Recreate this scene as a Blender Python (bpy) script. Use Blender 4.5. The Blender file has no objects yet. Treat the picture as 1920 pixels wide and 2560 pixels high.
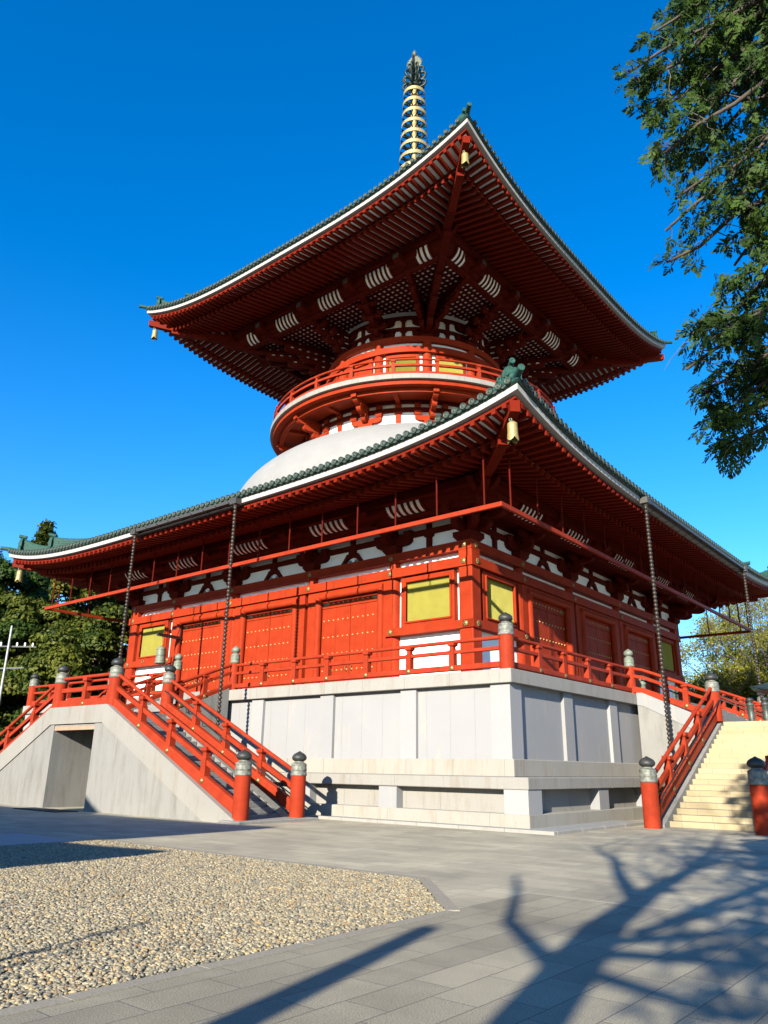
import bpy, math, random
import numpy as np
from mathutils import Vector, Matrix
R = math.radians
SC = bpy.context.scene
COL = SC.collection
rng = random.Random(7)
nrg = np.random.default_rng(11)

# ---------------------------------------------------------------- camera
CAM = Vector((28.207, -37.249, 1.6))
cam_d = bpy.data.cameras.new("camera")
cam_d.sensor_fit = 'VERTICAL'; cam_d.sensor_height = 36.0; cam_d.sensor_width = 27.0
cam_d.lens = 36.0 * 1897.68 / 2560.0
cam_d.clip_start = 0.1; cam_d.clip_end = 5000
cam = bpy.data.objects.new("camera", cam_d); COL.objects.link(cam); SC.camera = cam
_p, _r, _y = R(18.668), R(0.82), R(39.524)
_fh = Vector((-math.sin(_y), math.cos(_y), 0)); _rt = Vector((math.cos(_y), math.sin(_y), 0))
_fw = _fh * math.cos(_p) + Vector((0, 0, math.sin(_p)))
_up = -_fh * math.sin(_p) + Vector((0, 0, math.cos(_p)))
_X = _rt * math.cos(_r) + _up * math.sin(_r); _Y = -_rt * math.sin(_r) + _up * math.cos(_r)
cam.matrix_world = Matrix((( _X.x, _Y.x, -_fw.x, CAM.x), (_X.y, _Y.y, -_fw.y, CAM.y), (_X.z, _Y.z, -_fw.z, CAM.z), (0, 0, 0, 1)))

# ---------------------------------------------------------------- sky, sun, exposure
SX, SY, SZ = 0.29, -1.0, 0.40
SUN = Vector((SX, SY, SZ)).normalized()           # towards the sun
elev = math.asin(SUN.z); azim = math.atan2(SUN.x, SUN.y)
w = bpy.data.worlds.new("World"); SC.world = w; w.use_nodes = True
nt = w.node_tree; bg = nt.nodes["Background"]
sky = nt.nodes.new("ShaderNodeTexSky"); sky.sky_type = 'NISHITA'; sky.sun_disc = False
sky.sun_elevation = elev; sky.sun_rotation = azim
sky.altitude = 0; sky.air_density = 1.0; sky.dust_density = 0.2; sky.ozone_density = 4.0
hsv = nt.nodes.new("ShaderNodeHueSaturation"); hsv.inputs["Saturation"].default_value = 1.335
hsv.inputs["Hue"].default_value = 0.505
nt.links.new(sky.outputs[0], hsv.inputs["Color"]); nt.links.new(hsv.outputs[0], bg.inputs[0])
bg.inputs[1].default_value = 0.102
sd = bpy.data.lights.new("sun", 'SUN'); sd.energy = 5.0; sd.angle = R(0.53); sd.color = (1.0, 0.91, 0.75)
sun = bpy.data.objects.new("sun", sd); COL.objects.link(sun)
sun.rotation_euler = (-SUN).to_track_quat('-Z', 'Y').to_euler()
SC.view_settings.view_transform = 'Standard'; SC.view_settings.look = 'None'
SC.view_settings.exposure = 1.54; SC.view_settings.gamma = 1.0
SC.cycles.max_bounces = 6; SC.cycles.diffuse_bounces = 2; SC.cycles.glossy_bounces = 3
SC.cycles.transparent_max_bounces = 6; SC.cycles.caustics_reflective = False

# ---------------------------------------------------------------- helpers
class MB:
    """collects verts and faces, builds ONE mesh object"""
    def __init__(s): s.v = []; s.f = []; s.m = []; s.sm = []
    def add(s, vs, fs, mat=0, smooth=False):
        o = len(s.v); s.v.extend([tuple(map(float, v)) for v in vs])
        for f in fs:
            s.f.append(tuple(i + o for i in f)); s.m.append(mat); s.sm.append(smooth)
        return s
    def hexa(s, p, mat=0):
        return s.add(p, [(0, 3, 2, 1), (4, 5, 6, 7), (0, 1, 5, 4), (1, 2, 6, 5), (2, 3, 7, 6), (3, 0, 4, 7)], mat)
    def box(s, x0, x1, y0, y1, z0, z1, mat=0):
        return s.hexa([(x0, y0, z0), (x1, y0, z0), (x1, y1, z0), (x0, y1, z0), (x0, y0, z1), (x1, y0, z1), (x1, y1, z1), (x0, y1, z1)], mat)
    def beam(s, a, b, wd, ht, mat=0, up=(0, 0, 1)):
        a = Vector(a); b = Vector(b); d = (b - a).normalized(); u = Vector(up)
        sd_ = d.cross(u)
        if sd_.length < 1e-4: sd_ = d.cross(Vector((0, 1, 0)))
        sd_.normalize(); u2 = sd_.cross(d).normalized()
        x = sd_ * wd / 2; z = u2 * ht / 2
        return s.hexa([a - x - z, a + x - z, b + x - z, b - x - z, a - x + z, a + x + z, b + x + z, b - x + z], mat)
    def vbeam(s, a, b, wd, ht, mat=0):
        """sloped beam whose section stays vertical (ends cut plumb); a,b on its bottom centre line"""
        a = Vector(a); b = Vector(b); h = Vector((b.x - a.x, b.y - a.y, 0)).normalized()
        n = Vector((h.y, -h.x, 0)) * wd / 2; z = Vector((0, 0, ht))
        return s.hexa([a - n, a + n, b + n, b - n, a - n + z, a + n + z, b + n + z, b - n + z], mat)
    def tube(s, pts, r, n=8, mat=0, caps=True, smooth=True):
        pts = [Vector(p) for p in pts]; k = len(pts)
        rs = r if isinstance(r, (list, tuple)) else [r] * k
        vs = []; fs = []; ref = None
        for i, p in enumerate(pts):
            d = (pts[min(i + 1, k - 1)] - pts[max(i - 1, 0)]).normalized()
            if ref is None:
                ref = Vector((0, 0, 1)) if abs(d.z) < .9 else Vector((1, 0, 0))
            x = d.cross(ref); x.normalize(); y = x.cross(d); ref = y
            for j in range(n):
                a = 2 * math.pi * j / n; vs.append(p + (x * math.cos(a) + y * math.sin(a)) * rs[i])
        for i in range(k - 1):
            for j in range(n):
                fs.append((i * n + j, i * n + (j + 1) % n, (i + 1) * n + (j + 1) % n, (i + 1) * n + j))
        s.add(vs, fs, mat, smooth)
        if caps:
            s.add(vs[:n], [tuple(range(n))[::-1]], mat); s.add(vs[-n:], [tuple(range(n))], mat)
        return s
    def lathe(s, prof, n=16, o=(0, 0, 0), mat=0, smooth=True, a0=0, a1=2 * math.pi, axis=None):
        full = abs(a1 - a0 - 2 * math.pi) < 1e-6; cnt = n if full else n + 1
        vs = []; fs = []; k = len(prof)
        for j in range(cnt):
            a = a0 + (a1 - a0) * j / n
            for (r_, z_) in prof:
                p = Vector((r_ * math.cos(a), r_ * math.sin(a), z_))
                if axis is not None: p = axis @ p
                vs.append(p + Vector(o))
        for j in range(n):
            j2 = (j + 1) % cnt
            for i in range(k - 1):
                fs.append((j * k + i, j2 * k + i, j2 * k + i + 1, j * k + i + 1))
        return s.add(vs, fs, mat, smooth)
    def prism(s, poly, fn, t0, t1, mat=0):
        n = len(poly); vs = [fn(a, b, t0) for a, b in poly] + [fn(a, b, t1) for a, b in poly]
        fs = [tuple(range(n))[::-1], tuple(range(n, 2 * n))]
        fs += [(i, (i + 1) % n, n + (i + 1) % n, n + i) for i in range(n)]
        return s.add(vs, fs, mat)
    def grid(s, rows, mat=0, smooth=False, flip=False):
        k = len(rows[0]); vs = [p for r_ in rows for p in r_]; fs = []
        for i in range(len(rows) - 1):
            for j in range(k - 1):
                q = (i * k + j, i * k + j + 1, (i + 1) * k + j + 1, (i + 1) * k + j)
                fs.append(q[::-1] if flip else q)
        return s.add(vs, fs, mat, smooth)
    def mesh(s, name, mats):
        me = bpy.data.meshes.new(name); me.from_pydata(s.v, [], s.f)
        for m in (mats if isinstance(mats, (list, tuple)) else [mats]): me.materials.append(m)
        if len(me.polygons) == len(s.m):
            me.polygons.foreach_set("material_index", s.m); me.polygons.foreach_set("use_smooth", s.sm)
        me.update(); return me
    def build(s, name, mats, parent=None, loc=(0, 0, 0), rz=0.0, fix=False):
        me = s.mesh(name, mats)
        if fix: recalc(me)
        return link(name, me, parent, loc, rz)

def recalc(me):
    import bmesh
    b = bmesh.new(); b.from_mesh(me); bmesh.ops.recalc_face_normals(b, faces=b.faces); b.to_mesh(me); b.free()

def link(name, me, parent=None, loc=(0, 0, 0), rz=0.0):
    o = bpy.data.objects.new(name, me); COL.objects.link(o)
    o.location = loc; o.rotation_euler = (0, 0, rz)
    if parent: o.parent = parent
    return o
def tag(o, label=None, cat=None, group=None, kind=None):
    if label: o["label"] = label
    if cat: o["category"] = cat
    if group: o["group"] = group
    if kind: o["kind"] = kind
    return o
def thing(name, label, cat, loc=(0, 0, 0), rz=0.0, group=None):
    o = bpy.data.objects.new(name, None); COL.objects.link(o); o.empty_display_size = .3
    o.location = loc; o.rotation_euler = (0, 0, rz)
    return tag(o, label, cat, group)
def four(name, me, parent, rots=(0, 1, 2, 3), subs=()):
    """the same part on each side of the square tower"""
    out = []
    for k in rots:
        o = link(name, me, parent, (0, 0, 0), k * math.pi / 2); out.append(o)
    return out
def bev(o, wd=0.01, seg=1):
    m = o.modifiers.new("bevel", 'BEVEL'); m.width = wd; m.segments = seg; m.limit_method = 'ANGLE'; m.angle_limit = R(40); return o

# ---------------------------------------------------------------- materials
def mat(name, col, rough=.6, metal=0., var=.12, scale=3., bump=0., bscale=40., coat=0., detail=6, spec=.5, col2=None, stretch=(1, 1, 1)):
    m = bpy.data.materials.new(name); m.use_nodes = True; t = m.node_tree; b = t.nodes["Principled BSDF"]
    L = t.links.new; N = t.nodes.new
    tc = N("ShaderNodeTexCoord"); mp = N("ShaderNodeMapping"); mp.inputs["Scale"].default_value = stretch
    L(tc.outputs["Object"], mp.inputs[0])
    n = N("ShaderNodeTexNoise"); n.inputs["Scale"].default_value = scale; n.inputs["Detail"].default_value = detail; n.inputs["Roughness"].default_value = .65
    L(mp.outputs[0], n.inputs["Vector"])
    rp = N("ShaderNodeValToRGB"); e = rp.color_ramp.elements
    c2 = col2 or tuple(c * (1 - var * 2) for c in col)
    e[0].position = .3; e[0].color = (*c2, 1); e[1].position = .68; e[1].color = (*[min(1, c * (1 + var * .4)) for c in col], 1)
    L(n.outputs["Fac"], rp.inputs[0]); L(rp.outputs[0], b.inputs["Base Color"])
    b.inputs["Roughness"].default_value = rough; b.inputs["Metallic"].default_value = metal
    b.inputs["Specular IOR Level"].default_value = spec
    if coat: b.inputs["Coat Weight"].default_value = coat
    if bump:
        n2 = N("ShaderNodeTexNoise"); n2.inputs["Scale"].default_value = bscale; n2.inputs["Detail"].default_value = 4
        L(tc.outputs["Object"], n2.inputs["Vector"])
        bp = N("ShaderNodeBump"); bp.inputs["Strength"].default_value = bump; bp.inputs["Distance"].default_value = .02
        L(n2.outputs["Fac"], bp.inputs["Height"]); L(bp.outputs[0], b.inputs["Normal"])
    return m
def stone(name, c1, c2, stain=(.42, .3, .16), amt=.35, mortar=None, ms=(2, .5), speck=.08, rough=.8, th=.56):
    """granite facing: speckle, large tone drift, rusty stains, optional joints"""
    m = bpy.data.materials.new(name); m.use_nodes = True; t = m.node_tree; b = t.nodes["Principled BSDF"]
    L = t.links.new; N = t.nodes.new
    tc = N("ShaderNodeTexCoord")
    n = N("ShaderNodeTexNoise"); n.inputs["Scale"].default_value = .8; n.inputs["Detail"].default_value = 8; L(tc.outputs["Object"], n.inputs["Vector"])
    mx = N("ShaderNodeMix"); mx.data_type = 'RGBA'; mx.inputs[6].default_value = (*c1, 1); mx.inputs[7].default_value = (*c2, 1)
    L(n.outputs["Fac"], mx.inputs[0])
    mp = N("ShaderNodeMapping"); mp.inputs["Scale"].default_value = (1.3, 1.3, .22); L(tc.outputs["Object"], mp.inputs[0])
    n3 = N("ShaderNodeTexNoise"); n3.inputs["Scale"].default_value = 2.2; n3.inputs["Detail"].default_value = 9; n3.inputs["Roughness"].default_value = .75; L(mp.outputs[0], n3.inputs["Vector"])
    rs = N("ShaderNodeValToRGB"); rs.color_ramp.elements[0].position = th; rs.color_ramp.elements[0].color = (0, 0, 0, 1); rs.color_ramp.elements[1].position = .8; rs.color_ramp.elements[1].color = (amt, amt, amt, 1)
    L(n3.outputs["Fac"], rs.inputs[0])
    mx2 = N("ShaderNodeMix"); mx2.data_type = 'RGBA'; mx2.inputs[7].default_value = (*stain, 1)
    L(rs.outputs[0], mx2.inputs[0]); L(mx.outputs[2], mx2.inputs[6])
    sp = N("ShaderNodeTexNoise"); sp.inputs["Scale"].default_value = 55; sp.inputs["Detail"].default_value = 3; L(tc.outputs["Object"], sp.inputs["Vector"])
    rsp = N("ShaderNodeMapRange"); rsp.inputs[1].default_value = .3; rsp.inputs[2].default_value = .7; rsp.inputs[3].default_value = 1 - speck; rsp.inputs[4].default_value = 1 + speck
    L(sp.outputs["Fac"], rsp.inputs[0])
    mul = N("ShaderNodeVectorMath"); mul.operation = 'SCALE'; L(mx2.outputs[2], mul.inputs[0]); L(rsp.outputs[0], mul.inputs["Scale"])
    oi = N("ShaderNodeObjectInfo"); ro_ = N("ShaderNodeMapRange"); ro_.inputs[3].default_value = .9; ro_.inputs[4].default_value = 1.08; L(oi.outputs["Random"], ro_.inputs[0])
    mul2 = N("ShaderNodeVectorMath"); mul2.operation = 'SCALE'; L(mul.outputs[0], mul2.inputs[0]); L(ro_.outputs[0], mul2.inputs["Scale"])
    L(mul2.outputs[0], b.inputs["Base Color"]); b.inputs["Roughness"].default_value = rough; b.inputs["Specular IOR Level"].default_value = .3
    bp = N("ShaderNodeBump"); bp.inputs["Strength"].default_value = .15; bp.inputs["Distance"].default_value = .01
    L(sp.outputs["Fac"], bp.inputs["Height"]); L(bp.outputs[0], b.inputs["Normal"])
    return m
RED = (.245, .0268, .0088)
M = {}
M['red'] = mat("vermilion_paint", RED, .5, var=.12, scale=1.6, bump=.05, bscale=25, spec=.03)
M['rafter_shade_red'] = mat("shade_darkened_rafter_red", (.125, .0115, .005), .55, var=.08, scale=2.0, spec=.03)  # the vermilion darkened: shade under the eaves put into the colour
M['rail_red'] = mat("vermilion_rail_paint", (.245, .0290, .0120), .45, var=.13, scale=2.2, bump=.08, bscale=30, spec=.03)
M['wood_shade_red'] = mat("shade_darkened_timber_red", (.074, .0078, .0044), .6, var=.12, scale=2.0, spec=.02)  # same red darkened further, carrying the shade among brackets and beams
M['soffit_red'] = mat("orange_red_soffit", (.22, .024, .006), .6, var=.1, scale=2.0, spec=.1)
M['white'] = mat("white_plaster", (.80, .80, .79), .8, var=.03, scale=1.5, spec=.2)
M['dome'] = mat("white_dome_render", (.205, .205, .203), .7, var=.05, scale=.9, spec=.25)
M['fascia'] = mat("white_eave_board", (.30, .296, .288), .65, var=.05, scale=2.5, spec=.3)
M['tile'] = mat("green_glazed_tile", (.008, .034, .026), .4, var=.3, scale=6, bump=.25, bscale=12, spec=.35)
M['tile_light'] = mat("weathered_green_tile", (.016, .066, .052), .65, var=.3, scale=9, bump=.3, bscale=14, spec=.2)
M['tile_disc'] = mat("verdigris_tile_disc", (.024, .044, .032), .6, var=.35, scale=14, bump=.5, bscale=30)
M['gold'] = mat("gilt_metal", (.345, .275, .115), .45, .3, var=.18, scale=4)
M['bell_gold'] = mat("weathered_gilt_bell", (.30, .235, .085), .5, .25, var=.2, scale=7)
M['brass'] = mat("aged_brass", (.20, .14, .055), .5, .6, var=.2, scale=9)
M['stud'] = mat("brass_stud", (.34, .235, .085), .4, .3, var=.1, scale=9)
M['bronze'] = mat("verdigris_bronze", (.15, .18, .14), .65, .2, var=.25, scale=7, bump=.15, bscale=30)
M['capdark'] = mat("dark_weathered_bronze", (.035, .038, .037), .55, .3, var=.3, scale=9, bump=.2, bscale=30)
M['capmid'] = mat("pale_weathered_bronze", (.18, .185, .155), .6, .2, var=.28, scale=9, bump=.2, bscale=30, col2=(.05, .055, .05))
M['flame'] = mat("dark_finial_bronze_and_ring_shade", (.016, .032, .024), .5, .4, var=.3, scale=5)  # bronze of the flame loops; also paints the shade inside the spire rings
M['flame_light'] = mat("pale_green_finial_bronze", (.075, .095, .07), .6, .2, var=.2, scale=5)
M['lattice'] = mat("yellow_green_lattice_paint", (.30, .275, .058), .6, var=.06, scale=2.0, spec=.08)
M['dark'] = mat("dark_iron", (.035, .033, .032), .45, .5, var=.2, scale=8)
M['chain'] = mat("dull_copper_chain", (.06, .05, .042), .45, .6, var=.25, scale=9)
M['gutter'] = mat("grey_brown_gutter", (.055, .052, .047), .5, .3, var=.15, scale=5)
M['steel'] = mat("steel_pole", (.25, .26, .265), .5, .4, var=.1, scale=5)
M['interior'] = mat("dim_plaster", (.4, .39, .36), .9, var=.1)
M['granite'] = stone("pale_granite", (.222, .224, .229), (.194, .198, .206), amt=.5, speck=.06)
M['granite_warm'] = stone("warm_granite", (.232, .224, .20), (.188, .18, .158), stain=(.155, .105, .05), amt=.7, th=.5, speck=.08)
M['granite_coping'] = stone("coping_granite", (.224, .218, .202), (.185, .179, .166), stain=(.13, .09, .05), amt=.65, th=.5, speck=.08)
M['concrete'] = stone("stair_concrete", (.192, .191, .184), (.150, .149, .143), stain=(.085, .078, .062), amt=.8, th=.47, speck=.05)
M['step'] = stone("yellow_step_stone", (.32, .265, .16), (.25, .205, .122), stain=(.16, .13, .08), amt=.25, speck=.07)
M['joint'] = mat("joint_shadow_line", (.17, .16, .15), .9, var=.2)
M['mat'] = mat("black_rubber_mat", (.02, .02, .02), .9, var=.2, bump=.4, bscale=60)
# ================================================================ ground
def paving(ang=0.0, k=1.0, mort=(.125, .115, .095, 1), bw=1.25, rh=.58):
    m = bpy.data.materials.new("granite_paving"); m.use_nodes = True; t = m.node_tree; b = t.nodes["Principled BSDF"]
    L = t.links.new; N = t.nodes.new
    tc = N("ShaderNodeTexCoord")
    br = N("ShaderNodeTexBrick"); br.inputs["Scale"].default_value = 1.0; br.inputs["Brick Width"].default_value = bw; br.inputs["Row Height"].default_value = rh
    br.inputs["Mortar Size"].default_value = .008; br.inputs["Mortar Smooth"].default_value = .6; br.offset = .37; br.squash = 1
    br.inputs["Color1"].default_value = (.335 * k, .304 * k, .222 * k, 1); br.inputs["Color2"].default_value = (.258 * k, .235 * k, .176 * k, 1); br.inputs["Mortar"].default_value = mort
    mp = N("ShaderNodeMapping"); mp.inputs["Rotation"].default_value = (0, 0, ang); L(tc.outputs["Object"], mp.inputs[0])
    # slight waviness keeps the joints from looking ruled
    nz = N("ShaderNodeTexNoise"); nz.inputs["Scale"].default_value = 1.6; nz.inputs["Detail"].default_value = 2; L(tc.outputs["Object"], nz.inputs["Vector"])
    dv = N("ShaderNodeVectorMath"); dv.operation = 'SCALE'; dv.inputs["Scale"].default_value = .03; L(nz.outputs["Color"], dv.inputs[0])
    av = N("ShaderNodeVectorMath"); av.operation = 'ADD'; L(mp.outputs[0], av.inputs[0]); L(dv.outputs[0], av.inputs[1]); L(av.outputs[0], br.inputs["Vector"])
    n1 = N("ShaderNodeTexNoise"); n1.inputs["Scale"].default_value = .5; n1.inputs["Detail"].default_value = 10; n1.inputs["Roughness"].default_value = .7; L(tc.outputs["Object"], n1.inputs["Vector"])
    n2 = N("ShaderNodeTexNoise"); n2.inputs["Scale"].default_value = 95; n2.inputs["Detail"].default_value = 2; L(tc.outputs["Object"], n2.inputs["Vector"])
    r1 = N("ShaderNodeMapRange"); r1.inputs[1].default_value = .3; r1.inputs[2].default_value = .7; r1.inputs[3].default_value = .72; r1.inputs[4].default_value = 1.22; L(n1.outputs["Fac"], r1.inputs[0])
    r2 = N("ShaderNodeMapRange"); r2.inputs[1].default_value = .3; r2.inputs[2].default_value = .7; r2.inputs[3].default_value = .5; r2.inputs[4].default_value = 1.5; L(n2.outputs["Fac"], r2.inputs[0])
    mm = N("ShaderNodeMath"); mm.operation = 'MULTIPLY'; L(r1.outputs[0], mm.inputs[0]); L(r2.outputs[0], mm.inputs[1])
    s = N("ShaderNodeVectorMath"); s.operation = 'SCALE'; L(br.outputs["Color"], s.inputs[0]); L(mm.outputs[0], s.inputs["Scale"])
    L(s.outputs[0], b.inputs["Base Color"]); b.inputs["Roughness"].default_value = .75; b.inputs["Specular IOR Level"].default_value = .3
    bp = N("ShaderNodeBump"); bp.inputs["Strength"].default_value = .5; bp.inputs["Distance"].default_value = .006
    sb = N("ShaderNodeMath"); sb.operation = 'SUBTRACT'; L(n2.outputs["Fac"], sb.inputs[0]); L(br.outputs["Fac"], sb.inputs[1]); L(sb.outputs[0], bp.inputs["Height"]); L(bp.outputs[0], b.inputs["Normal"])
    return m
PAV = paving(0, 1.0, (.15, .138, .115, 1), .95, .42)
PAV2 = paving(math.pi / 2, .78, (.11, .103, .088, 1), .8, .40)  # near sheet darker: its view-dependent darkening is put into the colour
GX, GY = 22.42, -27.0            # gravel bed: x < GX, y < GY, corner cut off
gx_in, gy_cut = 20.55, -28.95
g = MB()
big = 900
# ground sheet with the gravel bed and the strip round the podium left open
bed = [(11.6, GY), (gx_in, GY), (GX, gy_cut), (GX, -60), (11.6, -60)]
# strips round the bed
g.add([(-big, GY, 0), (big, GY, 0), (big, big, 0), (-big, big, 0)], [(0, 1, 2, 3)])
g.add([(-big, -big, 0), (11.6, -big, 0), (11.6, GY, 0), (-big, GY, 0)], [(0, 1, 2, 3)])
g.add([(gx_in, GY, 0), (GX, gy_cut, 0), (GX, GY, 0)], [(0, 1, 2)])
g2 = MB(); g2.add([(GX, -big, 0), (big, -big, 0), (big, GY, 0), (GX, GY, 0)], [(0, 1, 2, 3)])
tag(g2.build("paving", PAV2), kind="structure")
g.add([(11.6, -big, 0), (GX, -big, 0), (GX, -60, 0), (11.6, -60, 0)], [(0, 1, 2, 3)])
tag(g.build("paving", PAV), kind="structure")
g = MB(); g.add([(x, y, -.05) for x, y in bed], [(0, 4, 3, 2, 1)])
tag(g.build("gravel_bed", mat("gravel_soil", (.16, .14, .105), .95, var=.3, scale=30)), kind="structure")
# border stones of the gravel bed
bd = MB(); wdt = .16
for a, b_ in [((11.6, GY), (gx_in, GY)), ((gx_in, GY), (GX, gy_cut)), ((GX, gy_cut), (GX, -46))]:
    a = Vector((*a, 0)); b_ = Vector((*b_, 0)); d = (b_ - a).normalized(); n = Vector((-d.y, d.x, 0)); Ln = (b_ - a).length
    k = max(1, int(Ln / 1.2)); 
    for i in range(k):
        p = a + d * (Ln * i / k + .004); q = a + d * (Ln * (i + 1) / k - .004)
        bd.hexa([p - Vector((0, 0, .06)), q - Vector((0, 0, .06)), q + n * wdt - Vector((0, 0, .06)), p + n * wdt - Vector((0, 0, .06)),
                 p + Vector((0, 0, .012)), q + Vector((0, 0, .012)), q + n * wdt + Vector((0, 0, .012)), p + n * wdt + Vector((0, 0, .012))])
bd.build("kerb", stone("gravel_kerb_stone", (.23, .21, .165), (.19, .172, .136), amt=.2, speck=.2), fix=True)["kind"] = "structure"
# pale slab path crossing the bed on its far side
sp = MB(); sp.box(9.0, 11.6, -60, -27.5, -.05, .014)
tag(sp.build("path", stone("pale_path_stone", (.33, .325, .31), (.27, .265, .26), amt=.2, speck=.1)), kind="structure")

# gravel: pebbles scattered by geometry nodes over points
def gravel():
    # chamfer test: point must be on the inner side of the cut line
    nx, ny = (GY - gy_cut), (GX - gx_in)
    ln = math.hypot(nx, ny)
    N1 = 330000
    X = nrg.uniform(11.65, GX - .03, N1); Y = nrg.uniform(-36.6, GY - .03, N1)
    d = np.hypot(X - CAM.x, Y - CAM.y)
    keep = (((X - gx_in) * nx + (Y - GY) * ny) / ln < -.03)
    # outside the left edge of the view the bed is thinned
    ang = np.degrees(np.arctan2(-(X - CAM.x), (Y - CAM.y)))
    keep &= (ang < 74) | (nrg.random(N1) < .25)
    X, Y = X[keep], Y[keep]
    Z = nrg.uniform(-.022, .012, len(X))
    me = bpy.data.meshes.new("pebble_points"); me.vertices.add(len(X))
    me.vertices.foreach_set("co", np.stack([X, Y, Z], 1).ravel().astype(np.float32))
    o = link("gravel", me); tag(o, "bed of rounded tan and grey river pebbles", "gravel", kind="stuff")
    # pebble
    import bmesh
    bm = bmesh.new(); bmesh.ops.create_icosphere(bm, subdivisions=2, radius=1)
    for v in bm.verts:
        c = v.co; c.x *= 1.25; c.z *= .62; c *= 1 + .12 * math.sin(3 * c.x + 2 * c.y) + .06 * math.sin(5 * c.y)
    pm = bpy.data.meshes.new("pebble"); bm.to_mesh(pm); bm.free()
    for f in pm.polygons: f.use_smooth = True
    m = bpy.data.materials.new("river_pebble"); m.use_nodes = True; t = m.node_tree; b = t.nodes["Principled BSDF"]; L = t.links.new; N = t.nodes.new
    at = N("ShaderNodeAttribute"); at.attribute_type = 'INSTANCER'; at.attribute_name = "tone"
    rp = N("ShaderNodeValToRGB"); rp.color_ramp.interpolation = 'LINEAR'
    cols = [(c_[0], tuple(v * q_ for v, q_ in zip(c_[1], (.47, .465, .385)))) for c_ in [(0, (.16, .155, .15)), (.18, (.28, .265, .245)), (.34, (.38, .345, .30)), (.5, (.50, .42, .30)), (.64, (.58, .50, .38)), (.78, (.36, .28, .21)), (.86, (.60, .56, .50)), (.95, (.62, .42, .20)), (1, (.34, .20, .13))]]
    e = rp.color_ramp.elements; e[0].position = 0; e[0].color = (*cols[0][1], 1); e[1].position = 1; e[1].color = (*cols[-1][1], 1)
    for p_, c_ in cols[1:-1]:
        q = e.new(p_); q.color = (*c_, 1)
    L(at.outputs["Fac"], rp.inputs[0]); L(rp.outputs[0], b.inputs["Base Color"]); b.inputs["Roughness"].default_value = .6; b.inputs["Specular IOR Level"].default_value = .35
    pm.materials.append(m)
    po = bpy.data.objects.new("pebble", pm)      # source for the scatter, not linked to the scene
    ng = bpy.data.node_groups.new("scatter_pebbles", 'GeometryNodeTree')
    ng.interface.new_socket("Geometry", in_out='INPUT', socket_type='NodeSocketGeometry'); ng.interface.new_socket("Geometry", in_out='OUTPUT', socket_type='NodeSocketGeometry')
    n = ng.nodes.new; l = ng.links.new
    gi = n("NodeGroupInput"); go = n("NodeGroupOutput"); ip = n("GeometryNodeInstanceOnPoints"); oi = n("GeometryNodeObjectInfo"); oi.inputs["Object"].default_value = po
    rr = n("FunctionNodeRandomValue"); rr.data_type = 'FLOAT_VECTOR'; rr.inputs[0].default_value = (-.5, -.5, 0); rr.inputs[1].default_value = (.5, .5, 6.28)
    rs = n("FunctionNodeRandomValue"); rs.data_type = 'FLOAT'; rs.inputs[2].default_value = .0085; rs.inputs[3].default_value = .025; rs.inputs["Seed"].default_value = 5
    rt = n("FunctionNodeRandomValue"); rt.data_type = 'FLOAT'; rt.inputs[2].default_value = 0; rt.inputs[3].default_value = 1; rt.inputs["Seed"].default_value = 9
    st = n("GeometryNodeStoreNamedAttribute"); st.domain = 'INSTANCE'; st.data_type = 'FLOAT'; st.inputs["Name"].default_value = "tone"
    m2p = n("GeometryNodeMeshToPoints")
    l(gi.outputs[0], m2p.inputs[0]); l(m2p.outputs[0], ip.inputs["Points"]); l(oi.outputs["Geometry"], ip.inputs["Instance"]); l(rr.outputs[0], ip.inputs["Rotation"]); l(rs.outputs[1], ip.inputs["Scale"])
    l(ip.outputs[0], st.inputs["Geometry"]); l(rt.outputs[1], st.inputs["Value"]); l(st.outputs[0], go.inputs[0])
    md = o.modifiers.new("scatter", 'NODES'); md.node_group = ng
gravel()
# kerb and gravel strip round the podium
kb = MB()
def kerb_run(a, b_, wd=.2):
    a = Vector(a); b_ = Vector(b_); d = (b_ - a).normalized(); n = Vector((-d.y, d.x, 0)); Ln = (b_ - a).length; k = max(1, int(Ln / 1.3))
    for i in range(k):
        p = a + d * (Ln * i / k + .004); q = a + d * (Ln * (i + 1) / k - .004); u = Vector((0, 0, .09)); lo = Vector((0, 0, -.02))
        kb.hexa([p + lo, q + lo, q + n * wd + lo, p + n * wd + lo, p + u, q + u, q + n * wd + u, p + n * wd + u])
kerb_run((9.0, -17.75, 0), (18.05, -17.75, 0)); kerb_run((18.05, -17.55, 0), (18.05, -11.6, 0), .2)
tag(bev(kb.build("kerb", M['granite_coping'], fix=True), .015), kind="structure")
gs = MB(); gs.box(9.0, 17.85, -17.55, -16.8, -.02, .05); gs.box(16.8, 17.85, -16.8, -11.0, -.02, .052)
tag(gs.build("gravel_strip", mat("grey_chip_gravel", (.27, .28, .28), .9, var=.45, scale=45, bump=1.0, bscale=60, col2=(.08, .085, .085))), kind="structure")
# ================================================================ the pagoda
PG = thing("pagoda", "large two storey vermilion pagoda with green tiled roofs, white dome and ringed spire", "pagoda")
Z0 = 4.68                                    # terrace level
CAMXY = np.array([CAM.x, CAM.y])

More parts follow.
